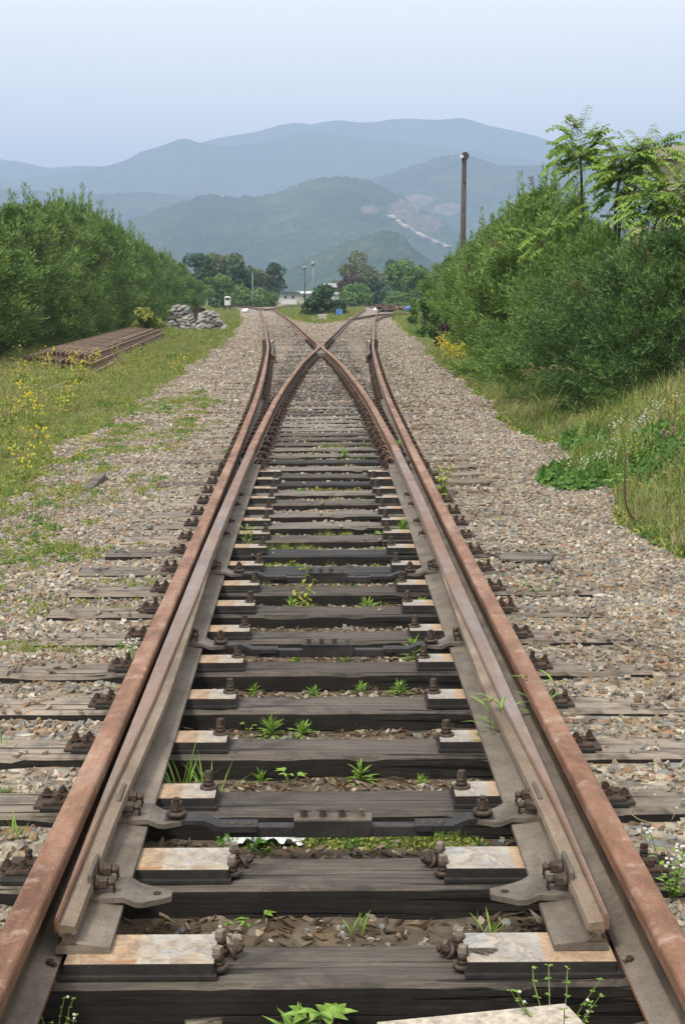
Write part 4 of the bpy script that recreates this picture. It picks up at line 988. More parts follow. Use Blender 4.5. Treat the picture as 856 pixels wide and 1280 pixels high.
WD = [('rosette',516,832,.185,-.10,'tall bright leafy weed by the right blade, beside the middle rod'), ('rosette',452,870,.07,-.09,'bright leafy weed in the middle of the track, past the sixth sleeper'),
      ('rosette',338,924,.10,-.10,'bright weed just beyond the fourth sleeper, left of centre'), ('rosette',377,924,.09,-.10,'small bright weed right of its neighbour beyond the fourth sleeper'),
      ('rosette',450,916,.07,-.10,'small rosette weed beyond the fourth sleeper, right of centre'), ('rosette',326,987,.085,-.12,'spread leafy weed beyond the third sleeper, left half'),
      ('rosette',438,984,.06,-.12,'upright small weed beyond the third sleeper, at centre'), ('rosette',376,986,.035,-.12,'tiny weed between two larger ones beyond the third sleeper'),
      ('rosette',500,988,.04,-.12,'low green weed beyond the third sleeper, right half'), ('vine',379,768,.23,-.07,'tall leggy weed with feathery top before the far stretcher rod'),
      ('rosette',379,727,.11,-.07,'bushy weed just left of the farthest rod joint'),('rosette',441,742,.11,-.07,'bright spiky weed right of the farthest rod joint'), ('rosette',503,674,.15,-.06,'bright weed against the inner edge of the right blade foot'),
      ('reed',671,925,.30,-.05,'tall leafy weed growing between right blade and outer rail'), ('reed',617,970,.36,-.10,'long arching green blades leaning over the right blade foot'),
      ('broad',406,1312,.125,-.11,'broad-leaved young plant at the bottom edge, left of the slab'), ('rosette',371,1312,.11,-.11,'thin young weed at the bottom edge beside the broad-leaved one'),
      ('broad',319,1172,.075,-.14,'small broad-leaved seedling beyond the front sleeper'), ('broad',284,1170,.06,-.14,'thin seedling left of the broad-leaved one beyond the front sleeper'),
      ('broad',240,1156,.05,-.14,'round-leaved seedling near the left bracket'), ('blades',228,1004,.28,-.11,'tuft of thin long grass at the left blade foot'), ('blades',266,1008,.20,-.11,'thin grass blades leaning right past the third sleeper'),
      ('blades',256,914,.12,-.10,'short grass tuft next to the left blade foot'), ('rosette',598,1070,.07,-.12,'bright spiky weed near the right end of the nearest rod'), ('rosette',541,1058,.07,-.12,'small upright weed behind the nearest rod'),
      ('vine',554,622,.30,-.03,'yellow-green leafy sprout beside the right outer rail'), ('lowred',672,742,.13,-.02,'low green and reddish plant on the right ballast'),
      ('flower',838,1128,.20,-.05,'white flowered weed beside the right outer rail, near the frame edge'), ('wiry',695,1318,.17,-.11,'wiry plant with tiny pale flowers below the right rail foot'), ('wiry',66,1316,.11,-.11,'wiry green stems below the left rail foot'),
      ('stalk',849,690,.78,.05,'tall single stalk with dusty pink buds at the right frame edge'), ('plume',684,528,.62,.15,'arching plume grass in front of the dark right shrub'), ('plume',662,512,.5,.1,'smaller plume grass left of the first one'),
      ('broad',770,620,.18,.2,'pale green broad-leaved plant on the right bank'), ('flower',160,838,.15,-.05,'spindly weed beside the left outer rail, by a sleeper end'), ('blades',6,948,.1,-.05,'small grass tuft at the left frame edge on a sleeper'),
      ('rosette',290,700,.12,-.07,'leggy weed against the left blade foot'), ('rosette',214,1262,.0,0,None), ('broad',15,385,.0,0,None),
      ('reed',310,690,.22,-.07,'thin spindly weed against the left blade foot, half way along'), ('rosette',430,574,.13,-.04,'small green weed far along the middle of the track'), ('rosette',497,566,.14,-.04,'green weed far along beside the right inner rail'),
      ('rosette',392,574,.09,-.04,'tiny weed far along left of the middle'),('rosette',527,762,.08,-.07,'small weed under the right blade foot before the far rod'),('blades',20,1050,.10,-.05,'little grass tuft between sleeper ends at the left frame edge')]
RW = random.Random(77); cells = [(870,'sixth'), (916,'fifth'), (980,'third'), (832,'seventh'), (742,'tenth'), (770,'ninth'), (1165,'front'), (704,'twelfth'), (682,'thirteenth')]
for ci, (py0, cell) in enumerate(cells):
    for j, (pos, lo, hi) in enumerate((('left of centre', -.42, -.15), ('near the centre', -.14, .14), ('right of centre', .15, .45))):
        if RW.random() < .12: continue
        D_ = P(400, py0, -.09).y; q_ = P(400, py0, -.09); X_ = RW.uniform(lo, hi); px_ = CX+(X_+.05-.0155*D_)*F/(D_+.2); hh = RW.uniform(.045, .09)*(1.3 if py0 < 800 else 1)
        WD.append((RW.choice(['rosette','rosette','broad','blades']), px_, py0+RW.uniform(-3, 4), hh, -.09, f'small seedling just beyond the {cell} sleeper, {pos}, {RW.choice(["pale green","bright green","yellow-green"])}'))
for k, (kd, px, py, h, z, lb) in enumerate(WD):
    if not lb: continue
    p = P(px, py, z); zz = z if abs(p.x) < .9 and p.y < 12 else None
    if zz is None:
        for _ in range(6): z = float(ground_z(p.x, p.y)); p = P(px, py, z)
        zz = z
    tag(link({'blades':'grass_tuft','reed':'reed_weed','plume':'plume_grass','stalk':'tall_stalk'}.get(kd, 'weed'), weed_mesh(kd, h, 500+k), loc=(p.x, p.y, zz-.004), rot=(0, 0, k*.7 if kd not in ('plume','stalk') else 0)), lb, 'plant')
# bare bent twig on the bank, dry curled stems, a sheet of litter
def ground_pt(px, py):
    z = 0
    for _ in range(8): p = P(px, py, z); z = float(ground_z(p.x, p.y))
    return Vector((p.x, p.y, z))
g = ground_pt(812, 666); q = [PD(x, y, g.y+.02*k) for k, (x, y) in enumerate(((782,557),(781,580),(780,605),(781,625),(785,640),(794,652),(806,662),(822,672)))]
tag(MB().tube(q, [.004,.006,.007,.008,.009,.010,.011,.009], 6).tube([PD(820,660,g.y), PD(833,648,g.y+.05), PD(838,630,g.y+.1)], [.006,.004,.002], 5).build('bent_twig', m_stem), 'bare dark twig bent like a hook on the right bank', 'twig')
mb = MB(); p0 = P(836, 1035, .0)
for k in range(9):
    pts = []; c = Vector((p0.x, p0.y, .01)); a = random.uniform(0, 6.28)
    for j in range(7): a += random.uniform(-.5, .7); c = c+Vector((math.cos(a)*.035, math.sin(a)*.035, random.uniform(-.004, .016))); pts.append(c.copy())
    mb.tube(pts, .0013, 4)
tag(mb.build('dry_stem_tangle', m_straw), 'tangle of dry straw stems on a sleeper end at the right edge', 'dry stems')
gx, gy = [], []
pl = P(335, 1058, -.10); nx, ny = 34, 12; u, v = np.meshgrid(np.linspace(-1, 1, nx), np.linspace(-1, 1, ny)); rr = 1-.25*vnoise(u*3, v*3, 3)
me = grid_mesh('plastic_litter', pl.x-.01+u*.14*rr, pl.y+v*.045*rr, -.090+.05*fbm(u*5, v*3, 4, 8)-.018*(u*u), False)
tag(link('plastic_litter', me, m_litter), 'crumpled white plastic scrap behind the nearest stretcher rod', 'litter')
mb = MB(); p = P(603, 1192, .04)
for k in range(3): mb.box((p.x+.012*k-.01, p.y+.006*k, .046), (.05, .012, .004), Euler((0,.1,.3*k-.4)), .002)
tag(mb.build('wood_chip', m_endwood), 'pale wood splinters on the plate at the right blade tip', 'wood chip')

# ------------------------------------------------------------------ conifers
def conifer(seed, H, Rx, Ry, nplume, spray, mats, leaders=5, flat=False, brown=.08, base=.02, wide=1.0, fine=.5):
    r = np.random.default_rng(seed); V = []; M = []
    def add(p, d, L, n, w):
        d = d/np.linalg.norm(d); t = r.random(n)**.8; rad = (1-t*.75)*w; a = r.uniform(0, 6.28, n)
        s = np.cross(d, [.21, .33, .9]); s /= np.linalg.norm(s); q = np.cross(d, s)
        rd = np.outer(np.cos(a), s)+np.outer(np.sin(a), q); c = p+np.outer(t*L, d)+rd*rad[:,None]*r.uniform(.2, 1, n)[:,None]
        ld = d*.9+rd*.75+r.normal(0, .25, (n, 3))+np.array([0, 0, .15]); ld /= np.linalg.norm(ld, axis=1)[:,None]
        sd = np.cross(ld, r.normal(0, 1, (n, 3))); sd /= np.linalg.norm(sd, axis=1)[:,None]; ll = spray*fine*r.uniform(.6, 1.3, n)[:,None]; wd = ll*.15
        a0 = c-sd*wd*.4; b0 = c+sd*wd*.4; a1 = c+ld*ll*.55+sd*wd; b1 = c+ld*ll*.55-sd*wd; tip = c+ld*ll
        V.append(np.stack([a0, b0, a1+0*a1, tip], 1)[:, [0, 1, 2, 3]]); 
        br = r.random() < brown; M.append(np.full(n, 1 if br else 0))
    ph = r.uniform(0, 6.28, 5)
    nb = max(12, nplume//16); bo = [(r.uniform(0, 6.28), base+(1-base)*r.random()**.85) for _ in range(nb)]
    for k in range(nplume):
        ab, hb = bo[k % nb]; da, dh = r.normal(0, .17), r.normal(0, .045); a = ab+da; h = min(1, max(base, hb+dh)); bulge = math.exp(-(da/.15)**2-(dh/.04)**2)
        lob = 1+.16*math.sin(3*a+ph[0]+h*3)+.12*math.sin(5*a+ph[1]-h*5)+.10*math.sin(7*a+ph[2]+h*9)
        prof = (1-max(0, (h-.45)/.55)**(2.6 if flat else 1.7)*(.8 if flat else .9))*(.86+.14*min(1, h/.2))
        rr = prof*lob*r.uniform(.6, 1.0)**.5*(.76+.34*float(vnoise(a*2.4+seed, h*H*1.5, seed))+.36*(bulge-.4))
        p = np.array([math.cos(a)*Rx*rr, math.sin(a)*Ry*rr, h*H*(.94 if not flat else .97)]); up = .55+1.3*h**2 if not flat else .25+1.2*max(0, h-.5)
        d = np.array([math.cos(a), math.sin(a), up])+r.normal(0, .22, 3); L = spray*r.uniform(2.2, 4.2); add(p-d/np.linalg.norm(d)*L*.55, d, L, int(34*wide), spray*.95)
    for k in range(leaders):
        a = r.uniform(0, 6.28); q = r.uniform(0, .62); p = np.array([math.cos(a)*Rx*q, math.sin(a)*Ry*q, H*(1-.28*q-r.uniform(.12, .25))])
        L = H*r.uniform(.12, .26); d = np.array([math.cos(a)*.15, math.sin(a)*.15, 1]); add(p+[0,0,L*.25], d, L, 60, spray*.42); add(p, d, L, 70, spray*.8); add(p-[0,0,L*.4], d, L, 80, spray*1.5)
    # inner mass of twigs and foliage, set well inside the outline
    for k in range(nplume//2):
        h = r.uniform(0.02, .9); a = r.uniform(0, 6.28); prof = 1-max(0, (h-.45)/.55)**1.8*.85; rr = prof*r.uniform(.3, .8)
        p = np.array([math.cos(a)*Rx*rr, math.sin(a)*Ry*rr, h*H*.9]); add(p, np.array([math.cos(a), math.sin(a), .5]), spray*2.5, 26, spray*1.6)
    me = faces_mesh('crown', np.concatenate([v.reshape(-1, 3) for v in V]), 4, np.concatenate(M)); me.materials.append(mats[0]); me.materials.append(mats[1]); return me
def trunk_mesh(H, r0, seed=0, limbs=6, mat=None):
    r = random.Random(seed); mb = MB(); mb.tube([(r.uniform(-.03,.03)*H*t, r.uniform(-.03,.03)*H*t, H*t) for t in (0,.3,.6,1)], [r0, r0*.8, r0*.55, r0*.2], 8)
    for k in range(limbs):
        h = H*r.uniform(.3, .85); a = r.uniform(0, 6.28); L = H*.22; mb.tube([(0,0,h), (math.cos(a)*L*.5, math.sin(a)*L*.5, h+L*.35), (math.cos(a)*L, math.sin(a)*L, h+L*.8)], [r0*.4, r0*.25, r0*.1], 5)
    me = mb.mesh('trunk'); me.materials.append(mat or m_bark); return me
TR = trunk_mesh(3.0, .12, 3, 3)
LH = [conifer(900+k, 4.9, 1.65, 1.75, 560, .25, (m_con, m_conbr), 22, brown=.05, wide=2.0, fine=.55) for k in range(4)]
def tree(name, crown, trunk, loc, rz, sc, label, cat, group):
    o = empty(name, loc, (0, 0, rz)); o.scale = sc; tag(o, label, cat, group)
    link('crown', crown, parent=o); link('trunk', trunk, parent=o); return o
HY = [34.5, 37, 39.6, 42.2, 45, 48, 51, 54.5, 58, 62, 66, 70.5, 75, 80, 85.5, 91, 97, 104, 112, 120, 129, 139]
HX = lambda y: float(np.interp(y, [34, 42, 60, 75, 100, 150], [-10.1, -10.3, -10.4, -10.8, -11.6, -12.3]))
htop = {44: 4.75}
for k, y in enumerate(HY):
    lbl = f'conifer of the left hedge, {ordinal(k+1)} counting from the left frame edge' if k < 8 else 'dense conifer in the far run of the left hedge'
    Ht = float(np.interp(y, [34, 42, 50, 60, 70, 80, 88, 105, 130, 140], [4.2, 4.3, 4.5, 5.2, 5.6, 5.6, 5.2, 4.8, 4.4, 3.6]))
    tree('hedge_conifer', LH[k % 4], TR, (HX(y)+random.uniform(-.2, .2), y, -.1), random.uniform(0, 6.28), (1.05, 1.05, Ht/4.9*random.uniform(.96, 1.04)), lbl, 'conifer', 'conifers of the left hedge')
# right-hand row: tall loose conifers, then the big dark juniper in front
RH = [conifer(950+k, 3.9, 1.35, 1.4, 720, .19, (m_con, m_conbr), 26, brown=.02, wide=2.4, fine=.5) for k in range(3)]
RL_ = [(4.35, 27.5, 3.4, 1.1), (4.5, 30.5, 3.75, 1.1), (4.75, 34, 3.85, 1.1), (4.95, 38, 3.85, 1.1), (5.1, 42, 3.75, 1.1), (5.35, 46.5, 3.75, 1.1), (5.55, 51.5, 3.7, 1.1), (5.75, 57, 3.6, 1.1), (5.95, 63, 3.55, 1.1), (6.1, 70, 3.4, 1.1), (6.5, 26.5, 2.35, 1.1), (7.0, 31, 2.6, 1.2)]
for k, (x, y, h, s) in enumerate(RL_):
    lbl = f'soft green conifer of the right hedge, {ordinal(k+1)} in the row behind the dark juniper' if k < 6 else ('soft green conifer at the far end of the right hedge' if k < 10 else f'low conifer behind the dark juniper near the right frame edge, {"outer" if k == 11 else "inner"} one')
    tree('hedge_conifer', RH[k % 3], TR, (x, y, -.1), k*1.9, (s, s, h/3.9), lbl, 'conifer', 'conifers of the right hedge')
JU = [conifer(980, 2.35, 1.75, 1.6, 2100, .105, (m_con2, m_conbr), 5, True, .01, wide=2.2, fine=.5), conifer(981, 2.5, 1.3, 1.5, 1500, .115, (m_con, m_conbr), 18, False, .01, wide=2.2, fine=.5)]
TJ = trunk_mesh(1.9, .08, 5)
tree('juniper_bush', JU[0], TJ, (4.55, 19.3, -.05), .4, (1.05, 1, 1.06), 'big dark green spreading juniper at the right frame edge', 'bush', 'big bushes on the right')
tree('juniper_bush', JU[0], TJ, (6.4, 20.6, .2), 2.4, (1, 1, 1.12), 'dark spreading juniper cut off by the right frame edge', 'bush', 'big bushes on the right')
tree('juniper_bush', JU[1], TJ, (4.0, 22.6, -.05), .0, (1.0, 1, 1.08), 'mid green upright juniper left of the big dark one', 'bush', 'big bushes on the right')
tree('juniper_bush', JU[1], TJ, (5.9, 23.6, -.05), 1.7, (1.1, 1, 1.12), 'mid green juniper behind the big dark one', 'bush', 'big bushes on the right')
# ------------------------------------------------------------------ ailanthus trees: pinnate leaves on thin trunks
def ail_crown(seed, cx, cz, R_, nl, nodes, L0=.62):
    r = random.Random(seed); A, B, C = [], [], []
    for k in range(nl):
        nd = nodes[k % len(nodes)]; a = k*2.39996+r.uniform(-.3, .3); el = r.uniform(-.35, 1.25); L = L0*r.uniform(.7, 1.15)*R_
        d = np.array([math.cos(a)*math.cos(el), math.sin(a)*math.cos(el), math.sin(el)]); p = np.array(nd, float)+np.array([r.uniform(-.05,.05), r.uniform(-.05,.05), r.uniform(-.12,.12)]); seg = 12; dd = d.copy(); young = el > 1.0
        for i in range(seg):
            dn = dd-np.array([0, 0, .07]); dn /= np.linalg.norm(dn); pn = p+dn*L/seg; stem_tube(p, pn, .004, B)
            if i > 2:
                s = np.array([-math.sin(a), math.cos(a), 0.]); ll = .15*R_*(1-.35*abs(i-6)/6)
                for sg in (-1, 1): leaf_strip(pn, s*sg*.85+dn*.35+np.array([0, 0, r.uniform(-.6, .1)]), ll, .042, .3, C if young and r.random() < .3 else A, .15)
            p = pn; dd = dn
    return tmesh([(A, m_ail), (B, m_gstem)]+([(C, m_ailred)] if C else []), 'crown')
def ailanthus(label, base, nodes, nl, R_, seed, trunks, L0=.62):
    o = empty('ailanthus_tree', base); tag(o, label, 'tree', 'young ailanthus trees above the right hedge')
    link('crown', ail_crown(seed, 0, 0, R_, nl, nodes, L0), parent=o)
    for pts in trunks:
        mb = MB(); mb.tube(pts, list(np.linspace(.030, .016, len(pts))), 8); mb.build('trunk', m_bark, o)
def rel(px, py, d, b): q = PD(px, py, d); return (q.x-b[0], q.y-b[1], q.z-b[2])
d0 = 23.5; b0 = PD(727, 300, d0); b0 = (b0.x, b0.y, -.05)
nd = [rel(727, 205, d0, b0), rel(724, 190, d0-.1, b0), rel(723, 175, d0+.1, b0), rel(735, 195, d0+.1, b0), rel(716, 182, d0, b0)]
ailanthus('slender ailanthus tree with a round crown, left of the other two', b0, nd, 84, .80, 3, [[(0,0,0), (.01,0,1.5), rel(727,262,d0,b0), rel(726,215,d0,b0), rel(724,185,d0,b0)]])
d1 = 22.8; b1 = PD(770, 300, d1); b1 = (b1.x, b1.y, -.05)
nd = [rel(772,235,d1,b1), rel(778,215,d1-.1,b1), rel(790,205,d1+.1,b1), rel(806,200,d1,b1), rel(822,195,d1+.2,b1), rel(775,205,d1-.2,b1), rel(795,232,d1,b1)]
ailanthus('twin-trunked ailanthus tree with a wide crown, middle of the three', b1, nd, 150, .84, 8, [[(0,0,0), rel(768,300,d1,b1), rel(769,262,d1,b1), rel(773,225,d1,b1), rel(790,205,d1,b1)], [(.15,.1,0), rel(772,300,d1,b1), rel(776,262,d1,b1), rel(784,228,d1,b1), rel(806,200,d1,b1)]])
d2 = 21.8; b2 = PD(806, 300, d2); b2 = (b2.x, b2.y, -.05)
nd = [rel(806,262,d2,b2), rel(815,250,d2,b2), rel(832,245,d2,b2), rel(846,240,d2,b2), rel(815,275,d2-.2,b2), rel(840,268,d2,b2), rel(862,250,d2,b2)]
ailanthus('low ailanthus tree at the right frame edge below the wide-crowned one', b2, nd, 120, .84, 13, [[(0,0,0), rel(800,300,d2,b2), rel(804,275,d2,b2), rel(815,252,d2,b2)], [(.3,.1,0), rel(812,300,d2,b2), rel(822,270,d2,b2), rel(840,245,d2,b2)]])
d3 = 24.5; b3 = PD(675, 320, d3); b3 = (b3.x, b3.y, .8)
ailanthus('small ailanthus sapling poking out of the right hedge', b3, [rel(676,300,d3-1.6,b3), rel(683,306,d3-1.6,b3), rel(700,290,d3-1.4,b3)], 15, .8, 21, [[(0,0,0), rel(676,318,d3-1.5,b3), rel(676,300,d3-1.6,b3)]])

# ------------------------------------------------------------------ pole, buildings, distant trees
b = PD(578, 282, 60); top = PD(580, 196, 60)
o = empty('wooden_pole', (b.x, b.y, 0)); tag(o, 'bare weathered wooden pole above the right hedge with a round fitting on top', 'pole')
mb = MB(); mb.tube([(0,0,-.1), (.02,0,3.5), (top.x-b.x, 0, top.z-.05)], [.13,.11,.09], 12).box((top.x-b.x+.02, -.1, top.z-.55), (.10,.08,.9), None, .01); mb.build('post', m_pole, o)
mb = MB(); mb.cyl((top.x-b.x+.02, -.18, top.z+.02), (top.x-b.x+.02, .16, top.z+.02), .15, .15, 16); mb.build('round_cap', m_pole, o)
MB().cyl((top.x-b.x-.12, -.2, top.z+.0), (top.x-b.x-.12, -.05, top.z+.0), .07, .06, 12).build('insulator', m_wall, o)
def wall_box(mb, x0, x1, y0, y1, z0, z1, mi=0): mb.box(((x0+x1)/2, (y0+y1)/2, (z0+z1)/2), (x1-x0, y1-y0, z1-z0), None, 0, mi)
# beige building behind the right shrubs
q = PD(824, 186, 36); zr = q.z; o = empty('beige_building', (q.x, q.y, 0), (0, 0, -.24)); tag(o, 'beige flat-roofed building showing at the right frame edge behind the trees', 'building')
mb = MB(); wall_box(mb, 0, 9, 0, 8, 0, zr-.25); mb.build('wall', m_wallb, o)
mb = MB(); wall_box(mb, -.25, 9.2, -.25, 8.2, zr-.25, zr+.05); mb.build('roof_edge', m_wallb, o)
for k, z in enumerate((zr-1.0, zr-1.9, zr-2.8)):
    mb = MB(); wall_box(mb, -.04, 9.04, -.06, 0, z, z+.12); mb.build('wall_band', m_conc, o)
q = PD(806, 288, 27); o = empty('stone_pier', (q.x, q.y, 0)); tag(o, 'reddish stone gate pier half hidden by the low ailanthus tree', 'pier')
mb = MB(); mb.box((0,0,1.35), (.42,.42,2.7), None, .02); mb.build('shaft', m_brick, o); MB().box((0,0,2.76), (.5,.5,.12), None, .01).build('cap', m_conc, o)
a_ = PD(760, 268, 28); b_ = PD(800, 268, 28); o = empty('metal_fence', (a_.x, a_.y, 0)); tag(o, 'dark green metal fence behind the ailanthus trunks', 'fence')
MB().box(((b_.x-a_.x)/2, 0, a_.z-.03), (b_.x-a_.x+.3, .05, .05)).build('top_rail', m_greenp, o)
for k in range(4): MB().box(((b_.x-a_.x)*k/3, 0, a_.z/2-.03), (.05,.05,a_.z)).build('post', m_greenp, o)
for k in range(12): MB().cyl(((b_.x-a_.x)*(k+.5)/12, 0, .2), ((b_.x-a_.x)*(k+.5)/12, 0, a_.z-.06), .008, n=6).build('bar', m_greenp, o)

def crown_mesh(seed, H, Rx, leaf, mats, blobs=14, n=3200, low=.18):
    r = np.random.default_rng(seed); C = []
    for k in range(blobs):
        a = r.uniform(0, 6.28); h = r.uniform(low+.12, .88); w = math.sin(math.pi*min(1, (h-low)/(1-low)*.9+.1))**.6; q = r.uniform(.2, .72)*w
        C.append((math.cos(a)*Rx*q, math.sin(a)*Rx*q, h*H, Rx*r.uniform(.28, .45)))
    C = np.array(C); k = r.integers(0, blobs, n); d = r.normal(0, 1, (n, 3)); d /= np.linalg.norm(d, axis=1)[:,None]; rad = r.uniform(.65, 1.08, n)
    c = C[k, :3]+d*(C[k, 3]*rad)[:,None]*np.array([1, 1, .8]); nn = d+r.normal(0, .6, (n, 3)); u = np.cross(nn, r.normal(0, 1, (n, 3))); u /= np.linalg.norm(u, axis=1)[:,None]
    v = np.cross(nn, u); v /= np.linalg.norm(v, axis=1)[:,None]; s = leaf*r.uniform(.5, 1.2, n)[:,None]
    V = np.stack([c-u*s, c-v*s*.7, c+u*s, c+v*s*.7], 1).reshape(-1, 3); me = faces_mesh('crown', V, 4); me.materials.append(mats); return me
def far_tree(px, ybase, ytop, wpx, d, mat, seed, label, blobs=18, low=.08, n=3600, group='distant trees beyond the yard'):
    if group: wpx *= 1.22; ytop -= 2
    g = PD(px, ybase, d); t = PD(px, ytop, d); H = t.z+.3; Rx = wpx/2*d/F
    o = empty('tree', (g.x, g.y, -.3)); tag(o, label, 'tree', group)
    link('crown', crown_mesh(seed, H, Rx, max(.16, Rx*.075), mat, blobs, n, low), parent=o)
    link('trunk', trunk_mesh(H*.8, H*.025, seed), parent=o); return o
FT = [(250,376,316,46,210,m_tree2,'leftmost dark tree rising behind the end of the left hedge'), (262,372,312,30,260,m_tree3,'thin pale tree behind the leftmost dark one'), (288,374,309,58,250,m_tree1,'big yellowish-crowned tree left of the pale lamp pole'), (301,378,322,44,230,m_tree2,'dark blue-green tree in front of the yellowish crown'),
      (318,376,332,34,235,m_tree1,'ochre-green tree right behind the pale lamp pole'), (342,376,327,32,260,m_tree2,'round dark green tree standing alone right of the left group'), (334,378,344,26,240,m_tree2,'lower dark tree under the round one'), (272,378,340,40,190,m_tree3,'light green tree at the left hedge end'),
      (305,380,362,50,215,m_tree3,'low light green bush line under the left trees'), (336,380,368,24,225,m_tree3,'low green bush left of the small house'),
      (452,378,316,46,260,m_tree1,'broad olive tree in the middle of the right group'), (438,378,340,30,255,m_tree4,'purple-brown small tree at the left of the right group'), (487,374,321,24,280,m_tree2,'small dark round tree behind the white house'), (468,380,352,40,235,m_tree2,'dark green low tree below the white house'),
      (447,381,360,44,225,m_tree3,'low bright bush under the olive tree'), (505,378,327,46,240,m_tree3,'light green tree right of the white house'), (520,378,330,36,200,m_tree3,'light green tree next to the right hedge end'), (487,380,360,28,225,m_tree2,'dark low bush right of the white house'), (497,381,364,34,215,m_tree3,'pale green bush by the timber piles'), (422,376,352,22,300,m_tree1,'hazy small tree beside the stepped white building')]
for k, (px, yb, yt, w, d, mt, lb) in enumerate(FT): far_tree(px, yb, yt, w, d, mt, 1200+k, lb, low=.04 if yt > 338 else .15)
o = far_tree(403, 386, 356, 54, 128, m_tree2, 1300, 'dark green rounded bush in the fork between the two branches', 18, -.1, 4200, None); o['category'] = 'bush'; o.name = 'rounded_bush'; o.name = 'rounded_bush'
o = far_tree(384, 386, 374, 30, 126, m_tree2, 1301, 'low dark skirt of bush left of the rounded one', 10, -.1, 1500, None); o['category'] = 'bush'; o.name = 'low_bush'
o = far_tree(424, 386, 374, 24, 127, m_tree2, 1302, 'low dark skirt of bush right of the rounded one', 10, -.1, 1500, None); o['category'] = 'bush'; o.name = 'low_bush.001'
o = far_tree(556, 445, 404, 30, 44, m_tree4, 1303, 'dry brown bush at the foot of the right hedge', 8, -.1, 900, None); o['category'] = 'bush'; o.name = 'dry_bush'
for k, (px, yb, yt, w, d, lb) in enumerate(((530,405,368,24,62,'light green leafy bush at the near end of the right hedge foot'), (545,425,385,26,52,'leafy green bush spilling from the right hedge foot'), (182,405,388,40,70,'yellow-flowering green bush left of the sack piles'), (600,470,450,30,31,'low leafy bush by the yellow flowers'), (517,398,372,14,80,'slim green bush where the right hedge ends'))):
    o = far_tree(px, yb, yt, w, d, m_tree3 if k != 2 else m_grassy, 1310+k, lb, 9, -.1, 1600, None); o['category'] = 'bush'; o.name = 'leafy_bush' if k == 0 else 'leafy_bush.%03d' % k
for px, py, w, lb in ((486,413,10,'small grass hummock right of the right branch'),):
    pass
# houses
def house(px0, px1, ytop, ybase, d, label, wallm, roofm, roof='gable', wins=2, nm='house'):
    a = PD(px0, ybase, d); b = PD(px1, ybase, d); t = PD(px0, ytop, d); Wd = b.x-a.x; H = t.z; dp = Wd*.7
    o = empty(nm, (a.x, a.y, 0)); tag(o, label, 'house')
    mb = MB(); wall_box(mb, 0, Wd, 0, dp, -.5, H*.8); mb.build('wall', wallm, o)
    mb = MB()
    if roof == 'gable': mb.prism([(-.5, H*.8+.01), (dp+.5, H*.8+.01), (dp/2, H)], -.5, Wd+.5, 'X')
    else: wall_box(mb, -.6, Wd+.6, -.6, dp+.6, H*.8+.01, H)
    mb.build('roof', roofm, o)
    for k in range(wins):
        x = Wd*(k+.5)/wins; f = MB().box((x, -.03, H*.55), (Wd*.22/max(1, wins)*1.6, .08, H*.25)).build('window', m_wall, o); MB().box((x, -.10, H*.55), (Wd*.18/max(1, wins)*1.6, .06, H*.21)).build('pane', m_glass, f)
    return o
house(352, 371, 364.5, 376, 300, 'small white house with a dark green roof left of the fork bush', m_wall, m_roofg, 'flat', 2)
house(373, 388, 364, 376, 330, 'hazy pale grey building right of the green-roofed house', m_wallb, m_roofw, 'gable', 1)
house(408, 418, 354, 378, 280, 'taller part of the stepped white building behind the fork bush', m_wall, m_roofw, 'flat', 1)
house(418.5, 424, 365, 378, 278, 'lower part of the stepped white building behind the fork bush', m_wall, m_roofw, 'flat', 0)
house(470, 486, 344.5, 376, 270, 'two-storey white house with a pale metal roof among the right trees', m_wall, m_roofw, 'gable', 1)
# utility poles
def far_pole(px, ytop, ybase, d, label, w=.16, arms=1, m=None):
    w *= .6
    g = PD(px, ybase, d); t = PD(px, ytop, d); o = empty('utility_pole', (g.x, g.y, -.3)); tag(o, label, 'pole', 'utility poles in the distance')
    MB().cyl((0,0,0), (0,0,t.z+.3), w, w*.6, 8).build('post', m or m_metalpale, o)
    for k in range(arms): MB().box((0, 0, t.z-.3-k*1.3), (1.8, .14, .14)).build('cross_arm', m_metalpale, o)
    if arms: MB().cyl((-.3,0,t.z+.1), (.3,0,t.z+.35), .35, .25, 10).build('lamp_head', m_metalpale, o)
far_pole(316, 341, 379, 190, 'pale slim pole in front of the left trees', .13, 0)
far_pole(391.5, 329, 376, 240, 'utility pole with a lamp head left of the fork bush', .2, 2)
far_pole(381, 334, 376, 260, 'grey lattice-like pole left of the lamp pole', .22, 1, m_pole)
# white truck end, blue covers, timber piles, marker stone, blue sign
g = PD(284, 382, 165); o = empty('white_van', (g.x, g.y, 0)); tag(o, 'small white van seen end-on by the left trees', 'van')
MB().box((0, 1.2, 1.0), (.62, 1.6, 1.05), None, .15).build('body', m_wall, o); MB().box((0, .38, 1.25), (.45, .06, .25), None, .02).build('window', m_glass, o)
for s in (-1, 1): MB().cyl((s*.28-.05, .7, .3), (s*.28+.05, .7, .3), .28, n=14).build('wheel', m_black, o)
g = PD(403, 401, 97); o = empty('marker_stone', (g.x, g.y, 0)); tag(o, 'small white marker block in the grass of the fork', 'marker')
MB().box((0,0,.16), (.5,.25,.42), None, .04).build('block', m_conc, o); MB().box((0,0,.39), (.56,.3,.06), None, .02).build('cap', m_wall, o)
g = PD(424, 388, 112); o = empty('blue_sign', (g.x, g.y, 0)); tag(o, 'small blue board at the right foot of the fork bush', 'sign')
MB().box((0,0,.42), (.5,.05,.42), None, .01).build('board', m_blue, o); MB().box((0,.04,.2), (.05,.03,.45)).build('post', m_metalpale, o)
